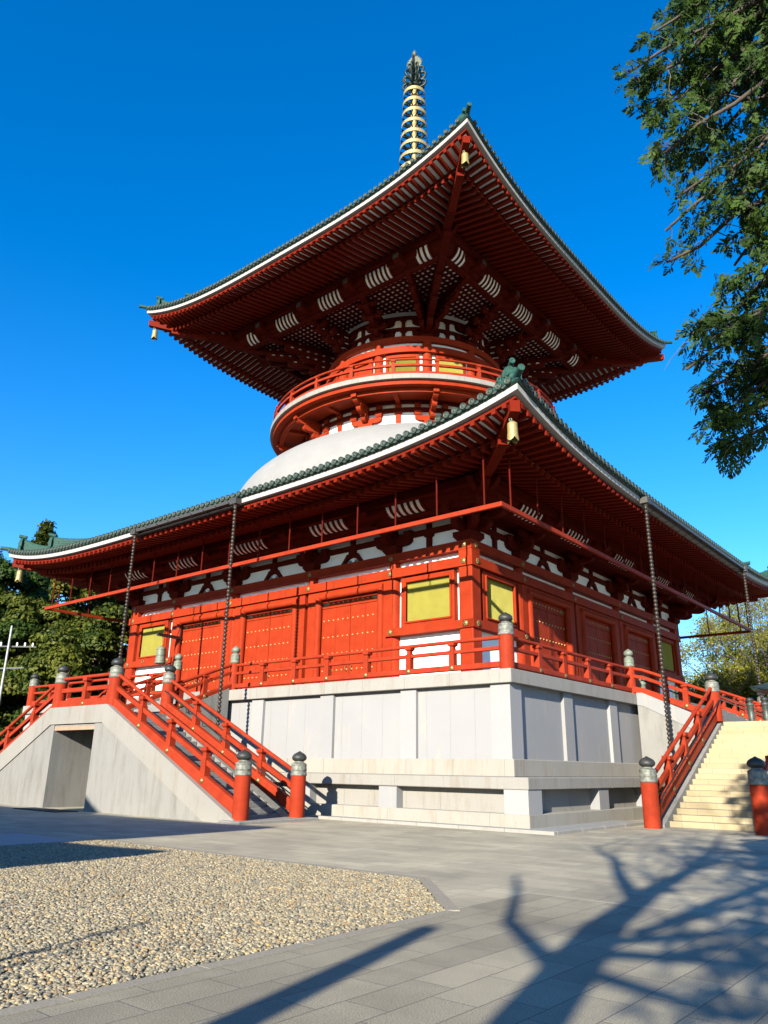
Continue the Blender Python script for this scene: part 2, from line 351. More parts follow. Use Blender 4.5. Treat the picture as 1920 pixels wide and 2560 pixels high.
# ---- podium -------------------------------------------------------------
def sq(mb, h, z0, z1, mat=0): mb.box(-h, h, -h, h, z0, z1, mat)
pod = MB(); sq(pod, 15.58, 1.9, 4.25); POD = pod
jt = MB()
def vj(u, d, z0, z1, w_=.012):
    for k in range(4):
        p = [(u - w_ / 2, -d - .002), (u + w_ / 2, -d - .002), (u + w_ / 2, -d + .01), (u - w_ / 2, -d + .01)]
        p = [rot(k, *q) for q in p]
        POD.hexa([(*q, z0) for q in p] + [(*q, z1) for q in p], 1)
def rot(k, x, y):
    for _ in range(k): x, y = -y, x
    return x, y
for u in np.arange(-14.95, 15.1, .975):
    if min(abs(u - c) for c in (11.65, 7.75, 3.85, -3.85, -7.75, -11.65)) > .4 and abs(u) < 14.98: vj(u, 15.58, 1.94, 4.23, .009)
for i, u in enumerate(np.arange(-15.3, 15.5, 1.92)):
    vj(u, 15.852, 4.245, Z0 - .01); vj(u + .05, 15.802, 1.415, 1.92); vj(u + .4, 16.852, 1.075, 1.40); vj(u + .1, 16.832, .0, .40)
for u in np.arange(-13.5, 14, 1.35):
    if min(abs(u - c) for c in (11.65, 7.75, 3.85, -3.85, -7.75, -11.65)) > .45: vj(u, 16.452, .415, 1.06)
podium = POD.build("podium", [M['granite'], M['joint']], PG)
b = MB(); sq(b, 15.85, 4.24, Z0); o = bev(b.build("coping", M['granite_coping'], podium), .015)
b = MB(); sq(b, 15.8, 1.405, 1.93); bev(b.build("upper_moulding", M['granite_warm'], podium), .02)
b = MB(); sq(b, 16.85, 1.07, 1.41); bev(b.build("lower_moulding", M['granite_coping'], podium), .02)
b = MB(); sq(b, 16.45, .40, 1.075); b.build("plinth_panel", M['granite_coping'], podium)
b = MB(); sq(b, 16.83, -.02, .41); bev(b.build("base_course", M['granite_warm'], podium), .02)
pil = MB(); pil.box(-.34, .34, -.13, 0, 1.925, 4.245); pil_me = pil.mesh("pilaster", M['granite'])
lp = MB(); lp.box(-.37, .37, -.34, 0, .405, 1.075); lp_me = lp.mesh("plinth_pilaster", M['granite'])
cp = MB(); cp.box(-.36, .36, -.36, .36, 1.925, 4.245); cp_me = cp.mesh("corner_pilaster", M['granite'])
clp = MB(); clp.box(-.4, .4, -.4, .4, .405, 1.075); clp_me = clp.mesh("plinth_corner_pilaster", M['granite'])
def rot(k, x, y):
    for _ in range(k): x, y = -y, x
    return x, y
for k in range(4):
    for u in (11.65, 7.75, 3.85, -3.85, -7.75, -11.65):
        if abs(u) < 5 and k == 1: continue
        x, y = rot(k, u, -15.58); link("pilaster", pil_me, podium, (x, y, 0), k * math.pi / 2)
        x, y = rot(k, u, -16.45); link("plinth_pilaster", lp_me, podium, (x, y, 0), k * math.pi / 2)
    x, y = rot(k, 15.35, -15.35); link("corner_pilaster", cp_me, podium, (x, y, 0), k * math.pi / 2)
    x, y = rot(k, 16.42, -16.42); link("plinth_corner_pilaster", clp_me, podium, (x, y, 0), k * math.pi / 2)
# ---- lower storey walls --------------------------------------------------
WY = 11.72
b = MB(); sq(b, WY, Z0, 12.4); wall = b.build("wall", M['white'], PG)
COLX = (11.72, 7.86, 2.85, -2.85, -7.86, -11.72)
ccol = MB(); ccol.box(-.33, .33, -.33, .33, Z0, 10.2); ccol_me = ccol.mesh("corner_column", M['red'])
col = MB(); col.lathe([(.27, Z0), (.27, 10.2)], 24); col_me = col.mesh("column", M['red'])
for k in range(4):
    for u in COLX[1:-1]:
        x, y = rot(k, u, -WY); link("column", col_me, PG, (x, y, 0))
    x, y = rot(k, 11.72, -11.72); bev(link("corner_column", ccol_me, PG, (x, y, 0)), .05, 2)
# beams: mitred square rings, so no two faces share a plane
def ring_beam(name, d_in, d_out, z0, z1, m, joints=()):
    b = MB(); b.add([(-d_out, -d_out, z0), (d_out, -d_out, z0), (d_in, -d_in, z0), (-d_in, -d_in, z0), (-d_out, -d_out, z1), (d_out, -d_out, z1), (d_in, -d_in, z1), (-d_in, -d_in, z1)],
                    [(0, 3, 2, 1), (4, 5, 6, 7), (0, 1, 5, 4), (1, 2, 6, 5), (2, 3, 7, 6), (3, 0, 4, 7)])
    if joints:
        for u in joints: b.box(u - .008, u + .008, -d_out - .004, -d_out + .02, z0 + .01, z1 - .01, 1)
    return four(name, b.mesh(name, [m, M['dark']]), PG)
ties = ring_beam("tie_beam", 11.5, 12.12, 9.46, 9.86, M['red'], (10.1, 6.2, 4.5, 1.3, -1.3, -4.5, -6.2, -10.1))
ring_beam("head_beam", 11.4, 12.06, 10.17, 10.56, M['red'])
ring_beam("floor_beam", 11.5, 12.1, Z0, 5.0, M['red'])
# projecting cross ends of tie and head beams at the corners
ce = MB()
ce.box(-12.72, -12.12, -12.0, -11.66, 10.2, 10.53)
ce.box(-12.62, -12.12, -12.05, -11.7, 9.49, 9.83)
ce_me = ce.mesh("beam_end", M['red'])
# sill beams, short, between corner column and first inner column
sb = MB(); sb.box(7.6, 12.1, -12.12, -11.6, 6.93, 7.26); sb_me = sb.mesh("sill_beam", M['red'])
sb2 = MB(); sb2.box(-12.12, -7.6, -12.115, -11.6, 6.93, 7.26); sb2_me = sb2.mesh("sill_beam", M['red'])
four("sill_beam", sb_me, PG); four("sill_beam", sb2_me, PG)
# brass rosettes
ro = MB(); AX = Matrix.Rotation(R(90), 3, 'X')
ro.lathe([(0, .05), (.035, .05), (.045, .03), (.07, .035), (.10, .02), (.12, 0), (.12, -.02)], 12, axis=AX)
for i in range(6):
    a = i * math.pi / 3; ro.lathe([(0, .035), (.035, .02), (.035, 0)], 6, (.095 * math.cos(a), 0, .095 * math.sin(a)), axis=AX)
ro_me = ro.mesh("rosette", M['brass'])
for k in (0, 1):
    for u in (11.7, 7.86, 2.85, -2.85, -7.86, -11.7):
        x, y = rot(k, u, -12.125); r_ = link("rosette", ro_me, ties[k], (u, -12.125, 9.66))
        r_ = link("rosette", ro_me, ties[k], (u, -12.065, 10.37))
    for u in (11.75, 7.9, -7.9, -11.75): link("rosette", ro_me, ties[k], (u, -12.125, 7.1))
# dark butt joints in the long beams

# ---- windows --------------------------------------------------------------
fr = MB()
x0, x1, z0, z1 = 8.38, 11.14, 7.265, 9.40; ox0, ox1, oz0, oz1 = 8.62, 10.96, 7.45, 9.22; f0, f1 = -11.98, -11.62
fr.box(x0, ox0, f0, f1, z0, z1); fr.box(ox1, x1, f0, f1, z0, z1); fr.box(ox0, ox1, f0, f1, z0, oz0); fr.box(ox0, ox1, f0, f1, oz1, z1)
fr.tube([(ox0, -11.99, oz0), (ox0, -11.99, oz1)], .05, 8); fr.tube([(ox1, -11.99, oz0), (ox1, -11.99, oz1)], .05, 8)
fr.tube([(ox0, -11.99, oz1), (ox1, -11.99, oz1)], .05, 8); fr.tube([(ox0, -11.99, oz0), (ox1, -11.99, oz0)], .05, 8)
fr_me = fr.mesh("window_frame", M['red'])
la = MB(); n = 26
la.box(ox0 - .05, ox1 + .05, -11.78, -11.7, oz0 - .05, oz1 + .05)
for i in range(n):
    u = ox0 + (ox1 - ox0) * (i + .5) / n; w2 = (ox1 - ox0) / n * .40
    la.add([(u - w2, -11.8, oz0), (u, -11.8 - w2 * 2.6, oz0), (u + w2, -11.8, oz0), (u - w2, -11.8, oz1), (u, -11.8 - w2 * 2.6, oz1), (u + w2, -11.8, oz1)], [(0, 1, 4, 3), (1, 2, 5, 4)])
la_me = la.mesh("lattice", M['lattice'])
for k in range(4):
    for s in (0, 1):
        off = 0 if s == 0 else -(x0 + x1)
        x, y = rot(k, off, 0)
        f = link("window", fr_me, PG, (x, y, 0), k * math.pi / 2); link("lattice", la_me, f)
# ---- doors ------------------------------------------------------------------
W2 = 1.78
df = MB()
df.box(-2.56, -W2 - .1, -12.0, -11.5, 5.0, 9.455); df.box(W2 + .1, 2.56, -12.0, -11.5, 5.0, 9.455); df.box(-W2 - .1, W2 + .1, -12.0, -11.5, 9.2, 9.455)
df.tube([(-W2 - .12, -11.96, 5.0), (-W2 - .12, -11.96, 9.16)], .17, 12); df.tube([(W2 + .12, -11.96, 5.0), (W2 + .12, -11.96, 9.16)], .17, 12)
df.tube([(-W2 - .28, -11.965, 9.18), (W2 + .28, -11.965, 9.18)], .165, 12)
df_me = df.mesh("door_frame", M['red'])
def leaf_me(sgn):
    l = MB(); a, c = (0.012, W2) if sgn > 0 else (-W2, -.012)
    l.box(a, c, -11.80, -11.72, 5.0, 9.05)
    # planks: shallow raised boards leave dark joints
    for i in range(2):
        p0 = a + (c - a) * i / 2 + .006; p1 = a + (c - a) * (i + 1) / 2 - .006
        l.box(p0, p1, -11.83, -11.79, 5.0, 8.62)
    l.box(a, c, -11.85, -11.79, 8.64, 9.05)
    for r_, zz in enumerate((8.84, 8.05, 7.28, 6.52, 5.76)):
        for i in range(6):
            if r_ == 0 and i == (5 if sgn > 0 else 0): continue
            u = a + (c - a) * (i + .5) / 6
            l.lathe([(0, .04), (.025, .035), (.04, .015), (.045, 0)], 8, (u, -11.832 - (.02 if r_ == 0 else 0), zz), 1, axis=AX)
    u0, u1 = (c - .42, c - .02) if sgn > 0 else (a + .02, a + .42)
    l.box(u0, u1, -11.856, -11.8, 8.77, 8.90, 2)
    return l.mesh("door_leaf", [M['red'], M['stud'], M['brass']])
dl_me, dr_me = leaf_me(-1), leaf_me(1)
hd = MB(); hd.tube([(0, -11.86, 5.9), (0, -11.93, 5.87), (0, -11.93, 5.72), (0, -11.86, 5.69)], .02, 6); hd_me = hd.mesh("door_handle", M['brass'])
for k in range(4):
    for u in (-5.355, 0, 5.355):
        x, y = rot(k, u, 0)
        f = link("door", df_me, PG, (x, y, 0), k * math.pi / 2)
        link("door_leaf", dl_me, f); link("door_leaf", dr_me, f)
        link("door_handle", hd_me, f, (-.16, 0, 0)); link("door_handle", hd_me, f, (.16, 0, 0))

# ---- bracket frieze, lower storey ---------------------------------------------
fz = MB()
fz.box(-12.0, 12.0, -11.86, -11.6, 11.22, 11.46); fz.box(-12.1, 12.1, -11.86, -11.6, 11.74, 11.98)
four("frieze_beam", fz.mesh("frieze_beam", M['wood_shade_red']), PG)
st = MB()
for u in (9.75, -9.75):
    st.box(u - .13, u + .13, -11.84, -11.65, 10.56, 11.22); st.prism([(-.26, 0), (.26, 0), (.2, -.12), (-.2, -.12)], lambda a, c, t, u=u: (u + a, t, 11.22 + c), -11.87, -11.65)
    st.box(u - .12, u + .12, -11.84, -11.65, 11.46, 11.74)
four("strut", st.mesh("strut", M['wood_shade_red']), PG)
# frog-leg struts over the doors
kz = MB()
outer = [(-.75, 0), (-.62, .12), (-.45, .32), (-.32, .48), (.32, .48), (.45, .32), (.62, .12), (.75, 0)]
inner = [(-.42, 0), (-.36, .14), (-.22, .28), (0, .33), (.22, .28), (.36, .14), (.42, 0)]
n = len(outer)
poly = outer + [(x, z) for x, z in reversed(inner)]
# split into quads left to right
mid_o = [(-.75, 0), (-.62, .12), (-.45, .32), (-.32, .5), (0, .5), (.32, .5), (.45, .32), (.62, .12), (.75, 0)]
mid_i = [(-.46, 0), (-.42, .08), (-.36, .16), (-.22, .28), (0, .33), (.22, .28), (.36, .16), (.42, .08), (.46, 0)]
for i in range(8):
    q = [mid_o[i], mid_o[i + 1], mid_i[i + 1], mid_i[i]]
    kz.prism(q, lambda a, c, t: (a, t, 10.56 + c), -11.86, -11.66)
kz.box(-.2, .2, -11.88, -11.65, 11.06, 11.22); kz.box(-.12, .12, -11.84, -11.65, 11.46, 11.74)
# little cloud panel inside
kz.lathe([(0, .03), (.18, .03), (.2, 0)], 12, (0, -11.73, 10.68), 1, axis=AX); kz.lathe([(0, .03), (.13, .03), (.15, 0)], 10, (-.2, -11.73, 10.64), 2, axis=AX); kz.lathe([(0, .03), (.13, .03), (.15, 0)], 10, (.2, -11.73, 10.64), 2, axis=AX)
kz_me = kz.mesh("frog_leg_strut", [M['wood_shade_red'], M['white'], mat("pale_blue_panel_paint", (.16, .28, .36), .7)])
for k in range(4):
    for u in (-5.355, 0, 5.355):
        x, y = rot(k, u, 0); link("frog_leg_strut", kz_me, PG, (x, y, 0), k * math.pi / 2)

def arm_poly(L, h, c=.34):
    return [(-L, h), (-L, h * .5), (-L + c * .18, h * .26), (-L + c * .5, h * .08), (-L + c, 0), (L - c, 0), (L - c * .5, h * .08), (L - c * .18, h * .26), (L, h * .5), (L, h)]
def half_arm(L, h, c=.36):
    return [(0, h), (0, 0), (L - c, 0), (L - c * .5, h * .08), (L - c * .18, h * .26), (L, h * .5), (L, h)]
def block(mb, x, y, z, w_, h, m=0, rz=0):
    c, s = math.cos(rz), math.sin(rz); a = w_ / 2; e = a * .72
    def P(px, py, pz): return (x + c * px - s * py, y + s * px + c * py, z + pz)
    lo = [P(-e, -e, 0), P(e, -e, 0), P(e, e, 0), P(-e, e, 0)]; mi = [P(-a, -a, h * .45), P(a, -a, h * .45), P(a, a, h * .45), P(-a, a, h * .45)]; hi = [P(-a, -a, h), P(a, -a, h), P(a, a, h), P(-a, a, h)]
    mb.add(lo + mi + hi, [(0, 3, 2, 1), (8, 9, 10, 11)] + [(i, (i + 1) % 4, 4 + (i + 1) % 4, 4 + i) for i in range(4)] + [(4 + i, 4 + (i + 1) % 4, 8 + (i + 1) % 4, 8 + i) for i in range(4)], m)
# one bracket set at origin: wall face at y=0, projecting to -y
def bracket_parts(depths, zs, lw, arm_w=.26, h=.34, corner=False):
    base = MB(); block(base, 0, -.1, 0, .78, .36)
    wa = MB()
    wa.prism(arm_poly(.98, h), lambda a, c, t: (a, t, .36 + c), -.24, .04)
    for u in (-.84, 0, .84): block(wa, u, -.1, .36 + h, .42, .26)
    arms = [wa]
    for i, (d, zz) in enumerate(zip(depths, zs)):
        a = MB(); a.prism(half_arm(d + .2, h), lambda p, c, t, zz=zz: (t, -p, zz + c), -arm_w / 2, arm_w / 2)
        block(a, 0, -d, zz + h, .44, .26)
        arms.append(a)
        if i < len(depths):
            c_ = MB(); c_.prism(arm_poly(lw, h * .9), lambda p, c, t, zz=zz, d=d: (p, t - d, zz + h + .2 + c), -.12, .12)
            for u in (-lw + .16, lw - .16): block(c_, u, -d, zz + h + .2 + h * .9, .38, .22)
            arms.append(c_)
    return base, arms
bs, arms = bracket_parts((.72, 1.32), (.38, .80), .8)
bs_me = bs.mesh("bracket_set", M['wood_shade_red']); arm_mes = [a.mesh("bracket_arm", M['wood_shade_red']) for a in arms]
for k in range(4):
    for u in COLX[1:-1]:
        x, y = rot(k, u, -WY + .02)
        r_ = link("bracket_set", bs_me, PG, (x, y, 10.56), k * math.pi / 2)
        for a in arm_mes: link("bracket_arm", a, r_)
# corner sets: arms along both faces and on the diagonal
cb = MB(); block(cb, 0, 0, 0, .95, .36); cb_me = cb.mesh("bracket_set", M['wood_shade_red'])
carms = []
for i, (d, zz) in enumerate(((.85, .36), (1.5, .78))):
    for ang in (0, 45, 90):
        L = d * (1.414 if ang == 45 else 1) + .25
        a = MB(); ca, sa = math.cos(R(ang)), math.sin(R(ang))
        a.prism(half_arm(L, .36), lambda p, c, t, ca=ca, sa=sa, zz=zz: (p * sa + t * ca, -p * ca + t * sa, zz + c), -.15, .15)
        block(a, (L - .25) * sa, -(L - .25) * ca, zz + .36, .46, .26, 0, R(ang)); carms.append(a.mesh("bracket_arm", M['wood_shade_red']))
a = MB()
for zz in (1.25,):
    a.prism(half_arm(3.35, .4, .5), lambda p, c, t, zz=zz: (p * .7071 + t * .7071, -p * .7071 + t * .7071, zz + c), -.17, .17)
carms.append(a.mesh("bracket_arm", M['wood_shade_red']))
# upturned cross arms near the purlin crossing
a = MB()
for s in (0, 1):
    def fn(p, c, t, s=s): return (1.95 + p, -(1.75 + t), 1.3 + c) if s == 0 else (1.75 + t, -(1.95 + p), 1.3 + c)
    pr = [(-1.2, .0), (.25, .0), (.5, .12), (.66, .42), (.42, .52), (.3, .38), (.1, .32), (-1.2, .32)]
    a.prism(pr, fn, -.13, .13)
carms.append(a.mesh("bracket_arm", M['wood_shade_red']))
for k in range(4):
    x, y = rot(k, 11.72, -11.72); r_ = link("bracket_set", cb_me, PG, (x, y, 10.56), k * math.pi / 2)
    for a in carms: link("bracket_arm", a, r_)
# carrying beam, purlin and curved ribs
def ring4(name, din, dout, z0, z1, m):
    ring_beam(name, din, dout, z0, z1, m)
ring4("carrying_beam", 12.92, 13.22, 11.58, 11.86, M['wood_shade_red'])
ring4("purlin", 13.72, 14.02, 12.08, 12.42, M['wood_shade_red'])
def ribs(R0, z0_, R1, z1_, bays, board, pitch=.32, wd=.15):
    """curved white cove between two beams with red ribs"""
    out = []; prof = []
    for i in range(7):
        a = i / 6 * math.pi / 2; prof.append((R0 + (R1 - R0) * math.sin(a), z0_ + (z1_ - z0_) * (1 - math.cos(a))))
    board.grid([[(-d + .04, -d + .04, z_ + .04), (d - .04, -d + .04, z_ + .04)] for d, z_ in prof], 0, True)
    for c, hw in bays:
        cv = MB(); rb = MB(); out.append((cv, rb))
        cv.grid([[(c - hw, -d, z_), (c + hw, -d, z_)] for d, z_ in prof], 0, True)
        n_ = max(2, int(round(2 * hw / pitch)))
        for i_ in range(n_ + 1):
            u = c - hw + 2 * hw * i_ / n_; pts = prof
            if True:
                A = [(u - wd / 2, -d - .04, z_ - .03) for d, z_ in pts]; B = [(u + wd / 2, -d - .04, z_ - .03) for d, z_ in pts]; A2 = [(u - wd / 2, -d + .03, z_ + .05) for d, z_ in pts]; B2 = [(u + wd / 2, -d + .03, z_ + .05) for d, z_ in pts]
                rb.grid([A2, A, B, B2])
    return out
cbd = MB(); coves = ribs(13.15, 11.72, 13.76, 12.3, [(0, 1.2), (5.355, 1.1), (-5.355, 1.1), (9.75, .95), (-9.75, .95)], cbd, .31, .12)
four('cove_board', cbd.mesh('cove_board', M['wood_shade_red']), PG)
for cv, rb in coves:
    rbm = rb.mesh("rib", M['wood_shade_red'])
    for o in four("cove", cv.mesh("cove", M['white']), PG): link("rib", rbm, o)
# noses over the bracket sets, covering the cove
ns = MB()
ns.prism([(0, 0), (1.35, -.05), (1.5, .12), (1.5, .42), (0, .5)], lambda p, c, t: (t, -12.6 - p, 11.84 + c), -.2, .2)
ns.prism(arm_poly(.95, .34), lambda p, c, t: (p, t, 11.78 + c), -13.84, -13.5)
ns_me = ns.mesh("bracket_nose", M['wood_shade_red'])
for k in range(4):
    for u in COLX[1:-1]: link("bracket_nose", ns_me, PG, (*rot(k, u, 0), 0), k * math.pi / 2)
# ceiling board between wall and carrying beam
ck = MB(); ck.add([(-12.95, -12.95, 11.9), (12.95, -12.95, 11.9), (11.6, -11.6, 11.9), (-11.6, -11.6, 11.9)], [(0, 1, 2, 3)])
four("under_eave_ceiling", ck.mesh("under_eave_ceiling", M['wood_shade_red']), PG)
# ================================================================ eaves and roofs
class Eave: pass
LO = Eave(); UP = Eave()
LO.R, LO.rise, LO.pw, LO.z, LO.fh = 17.43, 1.10, 4.5, 12.52, .28
LO.kd, LO.pd, LO.rs, LO.rw = 15.85, 13.85, .42, .17
LO.fb = lambda x: LO.zt(x) - .50
LO.kb = lambda x: 12.17 + .50 * abs(x / 16) ** 4
LO.bo = lambda x: LO.kb(x) - .26
LO.bi = lambda x: 12.46 + .12 * min(1, abs(x / 13.8)) ** 4
LO.Ri, LO.zi, LO.tp = 7.9, 16.5, .35
UP.R, UP.rise, UP.pw, UP.z, UP.fh = 13.05, 1.58, 3.3, 29.53, .32
UP.kd, UP.pd, UP.rs, UP.rw = 11.75, 8.9, .43, .17
UP.fb = lambda x: UP.zt(x) - .50 - .12 * abs(x / 13) ** 4
UP.kb = lambda x: 29.22 + .62 * abs(x / 11.8) ** 3.2
UP.bo = lambda x: UP.kb(x) - .27
UP.bi = lambda x: 29.58 + .10 * min(1, abs(x / 9)) ** 4
UP.Ri, UP.zi, UP.tp = .9, 38.9, .34
for E_ in (LO, UP):
    E_.zt = (lambda x, E_=E_: E_.z + E_.rise * min(1.15, abs(x) / E_.R) ** E_.pw)

def roof_z(E_, x, d):
    """roof surface height at offset x along the eave, distance d out from the axis"""
    wv = max(0, min(1, (E_.R - d) / (E_.R - E_.Ri)))
    base = E_.z + .12 + (E_.zi - E_.z - .12) * (wv ** 1.25)
    return base + (E_.zt(x) - E_.z) * (1 - wv) ** 1.3

rafter_near = []; rafter_rest = MB()
def rafter_side(E_, k):
    lst = []
    n = int(E_.R / E_.rs)
    for i in range(-n, n + 1):
        u = i * E_.rs
        if abs(u) > E_.R - .35: continue
        # flying rafter
        d0, d1 = E_.R - .17, max(E_.kd - .1, abs(u) + .05)
        if d0 - d1 > .25:
            zf = lambda d: E_.fb(u) + (E_.kb(u) - E_.fb(u)) * (E_.R - .17 - d) / (E_.R - .17 - E_.kd)
            lst.append((u, d0, zf(d0), d1, zf(d1), .20))
        d0, d1 = E_.kd + .08, max(E_.pd - .3, abs(u) + .05)
        if abs(u) < E_.kd and d0 - d1 > .25:
            zb = lambda d: E_.bo(u) + (E_.bi(u) - E_.bo(u)) * (E_.kd - d) / (E_.kd - E_.pd)
            lst.append((u, d0, zb(d0), d1, zb(d1), .25))
    return [(k, E_.rw, *q) for q in lst]
allr = []
for E_ in (LO, UP):
    for k in range(4): allr += rafter_side(E_, k)
def rdist(q):
    k, wd, u, d0, z0_, d1, z1_, h = q; x, y = rot(k, u, -d0); return math.hypot(math.hypot(x - CAM.x, y - CAM.y), z0_) + (1000 if k > 1 else 0) + (0 if h < .22 else 100)
allr.sort(key=rdist)
def rafter_geo(mb, q, world):
    k, wd, u, d0, z0_, d1, z1_, h = q
    vs = [(u - wd / 2, -d0, z0_), (u + wd / 2, -d0, z0_), (u + wd / 2, -d1, z1_), (u - wd / 2, -d1, z1_)]
    vs += [(x, y, z + h) for x, y, z in vs]
    vs = [(*rot(k, x, y), z) for x, y, z in vs]
    mb.hexa(vs, 0)
for q in allr[:100]:
    b = MB(); rafter_geo(b, q, True); b.build("rafter", M['rafter_shade_red'], PG)
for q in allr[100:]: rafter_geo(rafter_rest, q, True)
tag(rafter_rest.build("rafter", M['rafter_shade_red'], PG), kind="stuff")

def eave_trim(E_, roofpart):
    xs = np.linspace(-1, 1, 61); xs = np.sign(xs) * np.abs(xs) ** .8
    fa = MB(); ka = MB(); ki = MB(); so = MB(); tb = MB()
    def row(dfun, zfun): return [(x * dfun, -dfun, zfun(x * dfun)) for x in xs]
    Rr = E_.R
    # white eave board: front, bottom, top
    fa.grid([row(Rr, lambda x: E_.zt(x)), row(Rr - .01, lambda x: E_.zt(x) - .21), row(Rr - .30, lambda x: E_.zt(x) - .225)], 0, False)
    # red eave beam under it
    ka.grid([row(Rr - .26, lambda x: E_.zt(x) - .21), row(Rr - .26, lambda x: E_.zt(x) - .27), row(Rr - .20, lambda x: E_.zt(x) - .275), row(Rr - .20, lambda x: E_.zt(x) - .36), row(Rr - .36, lambda x: E_.zt(x) - .37)])
    # mid eave beam
    kd = E_.kd
    ki.grid([row(kd + .02, lambda x: E_.kb(x) + .26), row(kd + .02, lambda x: E_.kb(x) + .02), row(kd, lambda x: E_.kb(x) + .0), row(kd, lambda x: E_.bo(x) + .22), row(kd - .2, lambda x: E_.bo(x) + .24), row(kd - .2, lambda x: E_.kb(x) + .28)])
    # boards above the rafters
    so.grid([row(Rr - .3, lambda x: E_.fb(x) + .175), row(kd - .05, lambda x: E_.kb(x) + .185)])
    so.grid([row(kd + .01, lambda x: E_.bo(x) + .235), row(E_.pd - .35, lambda x: E_.bi(x) + .27)])
    # dark under-tile band
    tb.grid([row(Rr - .1, lambda x: E_.zt(x) - .0), row(Rr + .05, lambda x: E_.zt(x) + .0), row(Rr + .1, lambda x: E_.zt(x) + .06), row(Rr + .1, lambda x: E_.zt(x) + .15), row(Rr - .2, lambda x: E_.zt(x) + .2)])
    fm = four("eave_board", fa.mesh("eave_board", M['fascia']), PG)
    four("eave_beam", ka.mesh("eave_beam", M['rafter_shade_red']), PG)
    four("mid_eave_beam", ki.mesh("mid_eave_beam", M['wood_shade_red']), PG)
    four("soffit", so.mesh("soffit", M['white']), PG)
    four("tile_bed", tb.mesh("tile_bed", M['tile']), roofpart)

def roof(E_, name):
    rp = MB(); Rr = E_.R; nx = 41; nd = 14
    # roof skin
    rows = []
    for j in range(nd + 1):
        d = Rr - .02 + (E_.Ri - Rr) * j / nd
        rows.append([(x * d, -d, roof_z(E_, x * d, d)) for x in np.linspace(-1, 1, nx)])
    sk = MB(); sk.grid(rows, 0, True)
    root = link(name, sk.mesh(name, M['tile']), PG)
    sks = [root] + [link("roof_slope", root.data, root, (0, 0, 0), k * math.pi / 2) for k in (1, 2, 3)]
    # round tile rows, ends with discs, pan tiles between
    tl = MB(); n = int((Rr - .25) / E_.tp); r_ = .105 if E_ is LO else .10
    hub = [(0, .03), (.04, .03), (.05, .012), (.085, .012), (.095, .03), (.128, .03), (.135, .0), (.135, -.06)]
    sc = r_ / .112
    hub = [(a * sc, c) for a, c in hub]
    for i in range(-n, n + 1):
        u = i * E_.tp; dA, dB = Rr + .16, max(E_.Ri, abs(u) + .02)
        if dA - dB < .3: continue
        m_ = max(3, int((dA - dB) / .9)); rws = []
        for j in range(m_ + 1):
            d = dA + (dB - dA) * j / m_
            zc = roof_z(E_, u, min(d, Rr)) + .06 - (.02 if d > Rr else 0)
            rws.append([(u + r_ * math.cos(a), -d, zc + r_ * math.sin(a)) for a in np.linspace(math.pi * 1.1, -.1 * math.pi, 8)])
        tl.grid(rws, 0, True)
        zc = roof_z(E_, u, Rr) + .045
        tl.lathe(hub, 14, (u, -dA, zc), 1, axis=AX)
        # pan tile lip between this row and the next
        if i < n:
            pr = []
            for t in np.linspace(0, 1, 6):
                uu = u + E_.tp * t; zz = roof_z(E_, uu, Rr) + .06 - .10 * math.sin(math.pi * t)
                pr.append((uu, zz))
            tl.grid([[(x, -Rr - .13, z + .0) for x, z in pr], [(x, -Rr - .13, z - .07) for x, z in pr]], 1)
            tl.grid([[(x, -Rr - .13, z) for x, z in pr], [(x, -Rr + .6, z + .10) for x, z in pr]], 0, True)
            tl.grid([[(x, -Rr - .13, z - .07) for x, z in pr], [(x, -Rr + .05, z - .06) for x, z in pr]], 0, True)
    four("tile", tl.mesh("tile", [M['tile'], M['tile_disc']]), root)
    return root
def oni(mb, h, wd, m=0):
    """ridge end tile: arched plate facing +x, with scrolls and a round boss on top"""
    out = [(-wd * .62, 0), (-wd * .66, h * .3), (-wd * .5, h * .45), (-wd * .52, h * .7), (-wd * .36, h * .95), (0, h * 1.08), (wd * .36, h * .95), (wd * .52, h * .7), (wd * .5, h * .45), (wd * .66, h * .3), (wd * .62, 0)]
    mb.prism(out, lambda a, c, t: (t, a, c), 0, .16, m)
    inn = [(a * .74, .08 * h + c * .8) for a, c in out]
    mb.prism(inn, lambda a, c, t: (t, a, c), .16, .21, m)
    AXX = Matrix.Rotation(R(90), 3, 'Y')
    for a, c, q in ((-.2, .3, .13), (.2, .3, .13), (0, .58, .16), (-.25, .62, .08), (.25, .62, .08), (0, .2, .1)):
        mb.lathe([(0, .08), (q * h * .5, .07), (q * h, .02), (q * h, -.02)], 10, (.2, a * wd, c * h), m, axis=AXX)
    for i in range(9):
        a = math.pi * i / 8; mb.lathe([(0, .05), (.03, .03), (.035, 0)], 6, (.17, -wd * .44 * math.cos(a), h * (.3 + .62 * math.sin(a))), m, axis=AXX)
    mb.tube([(-.12, 0, h * 1.1), (.28, 0, h * 1.18)], h * .11, 10, m)
    mb.lathe([(0, .02), (h * .06, .02), (h * .07, .035), (h * .12, .03), (h * .12, 0)], 12, (.28, 0, h * 1.18), m, axis=AXX)
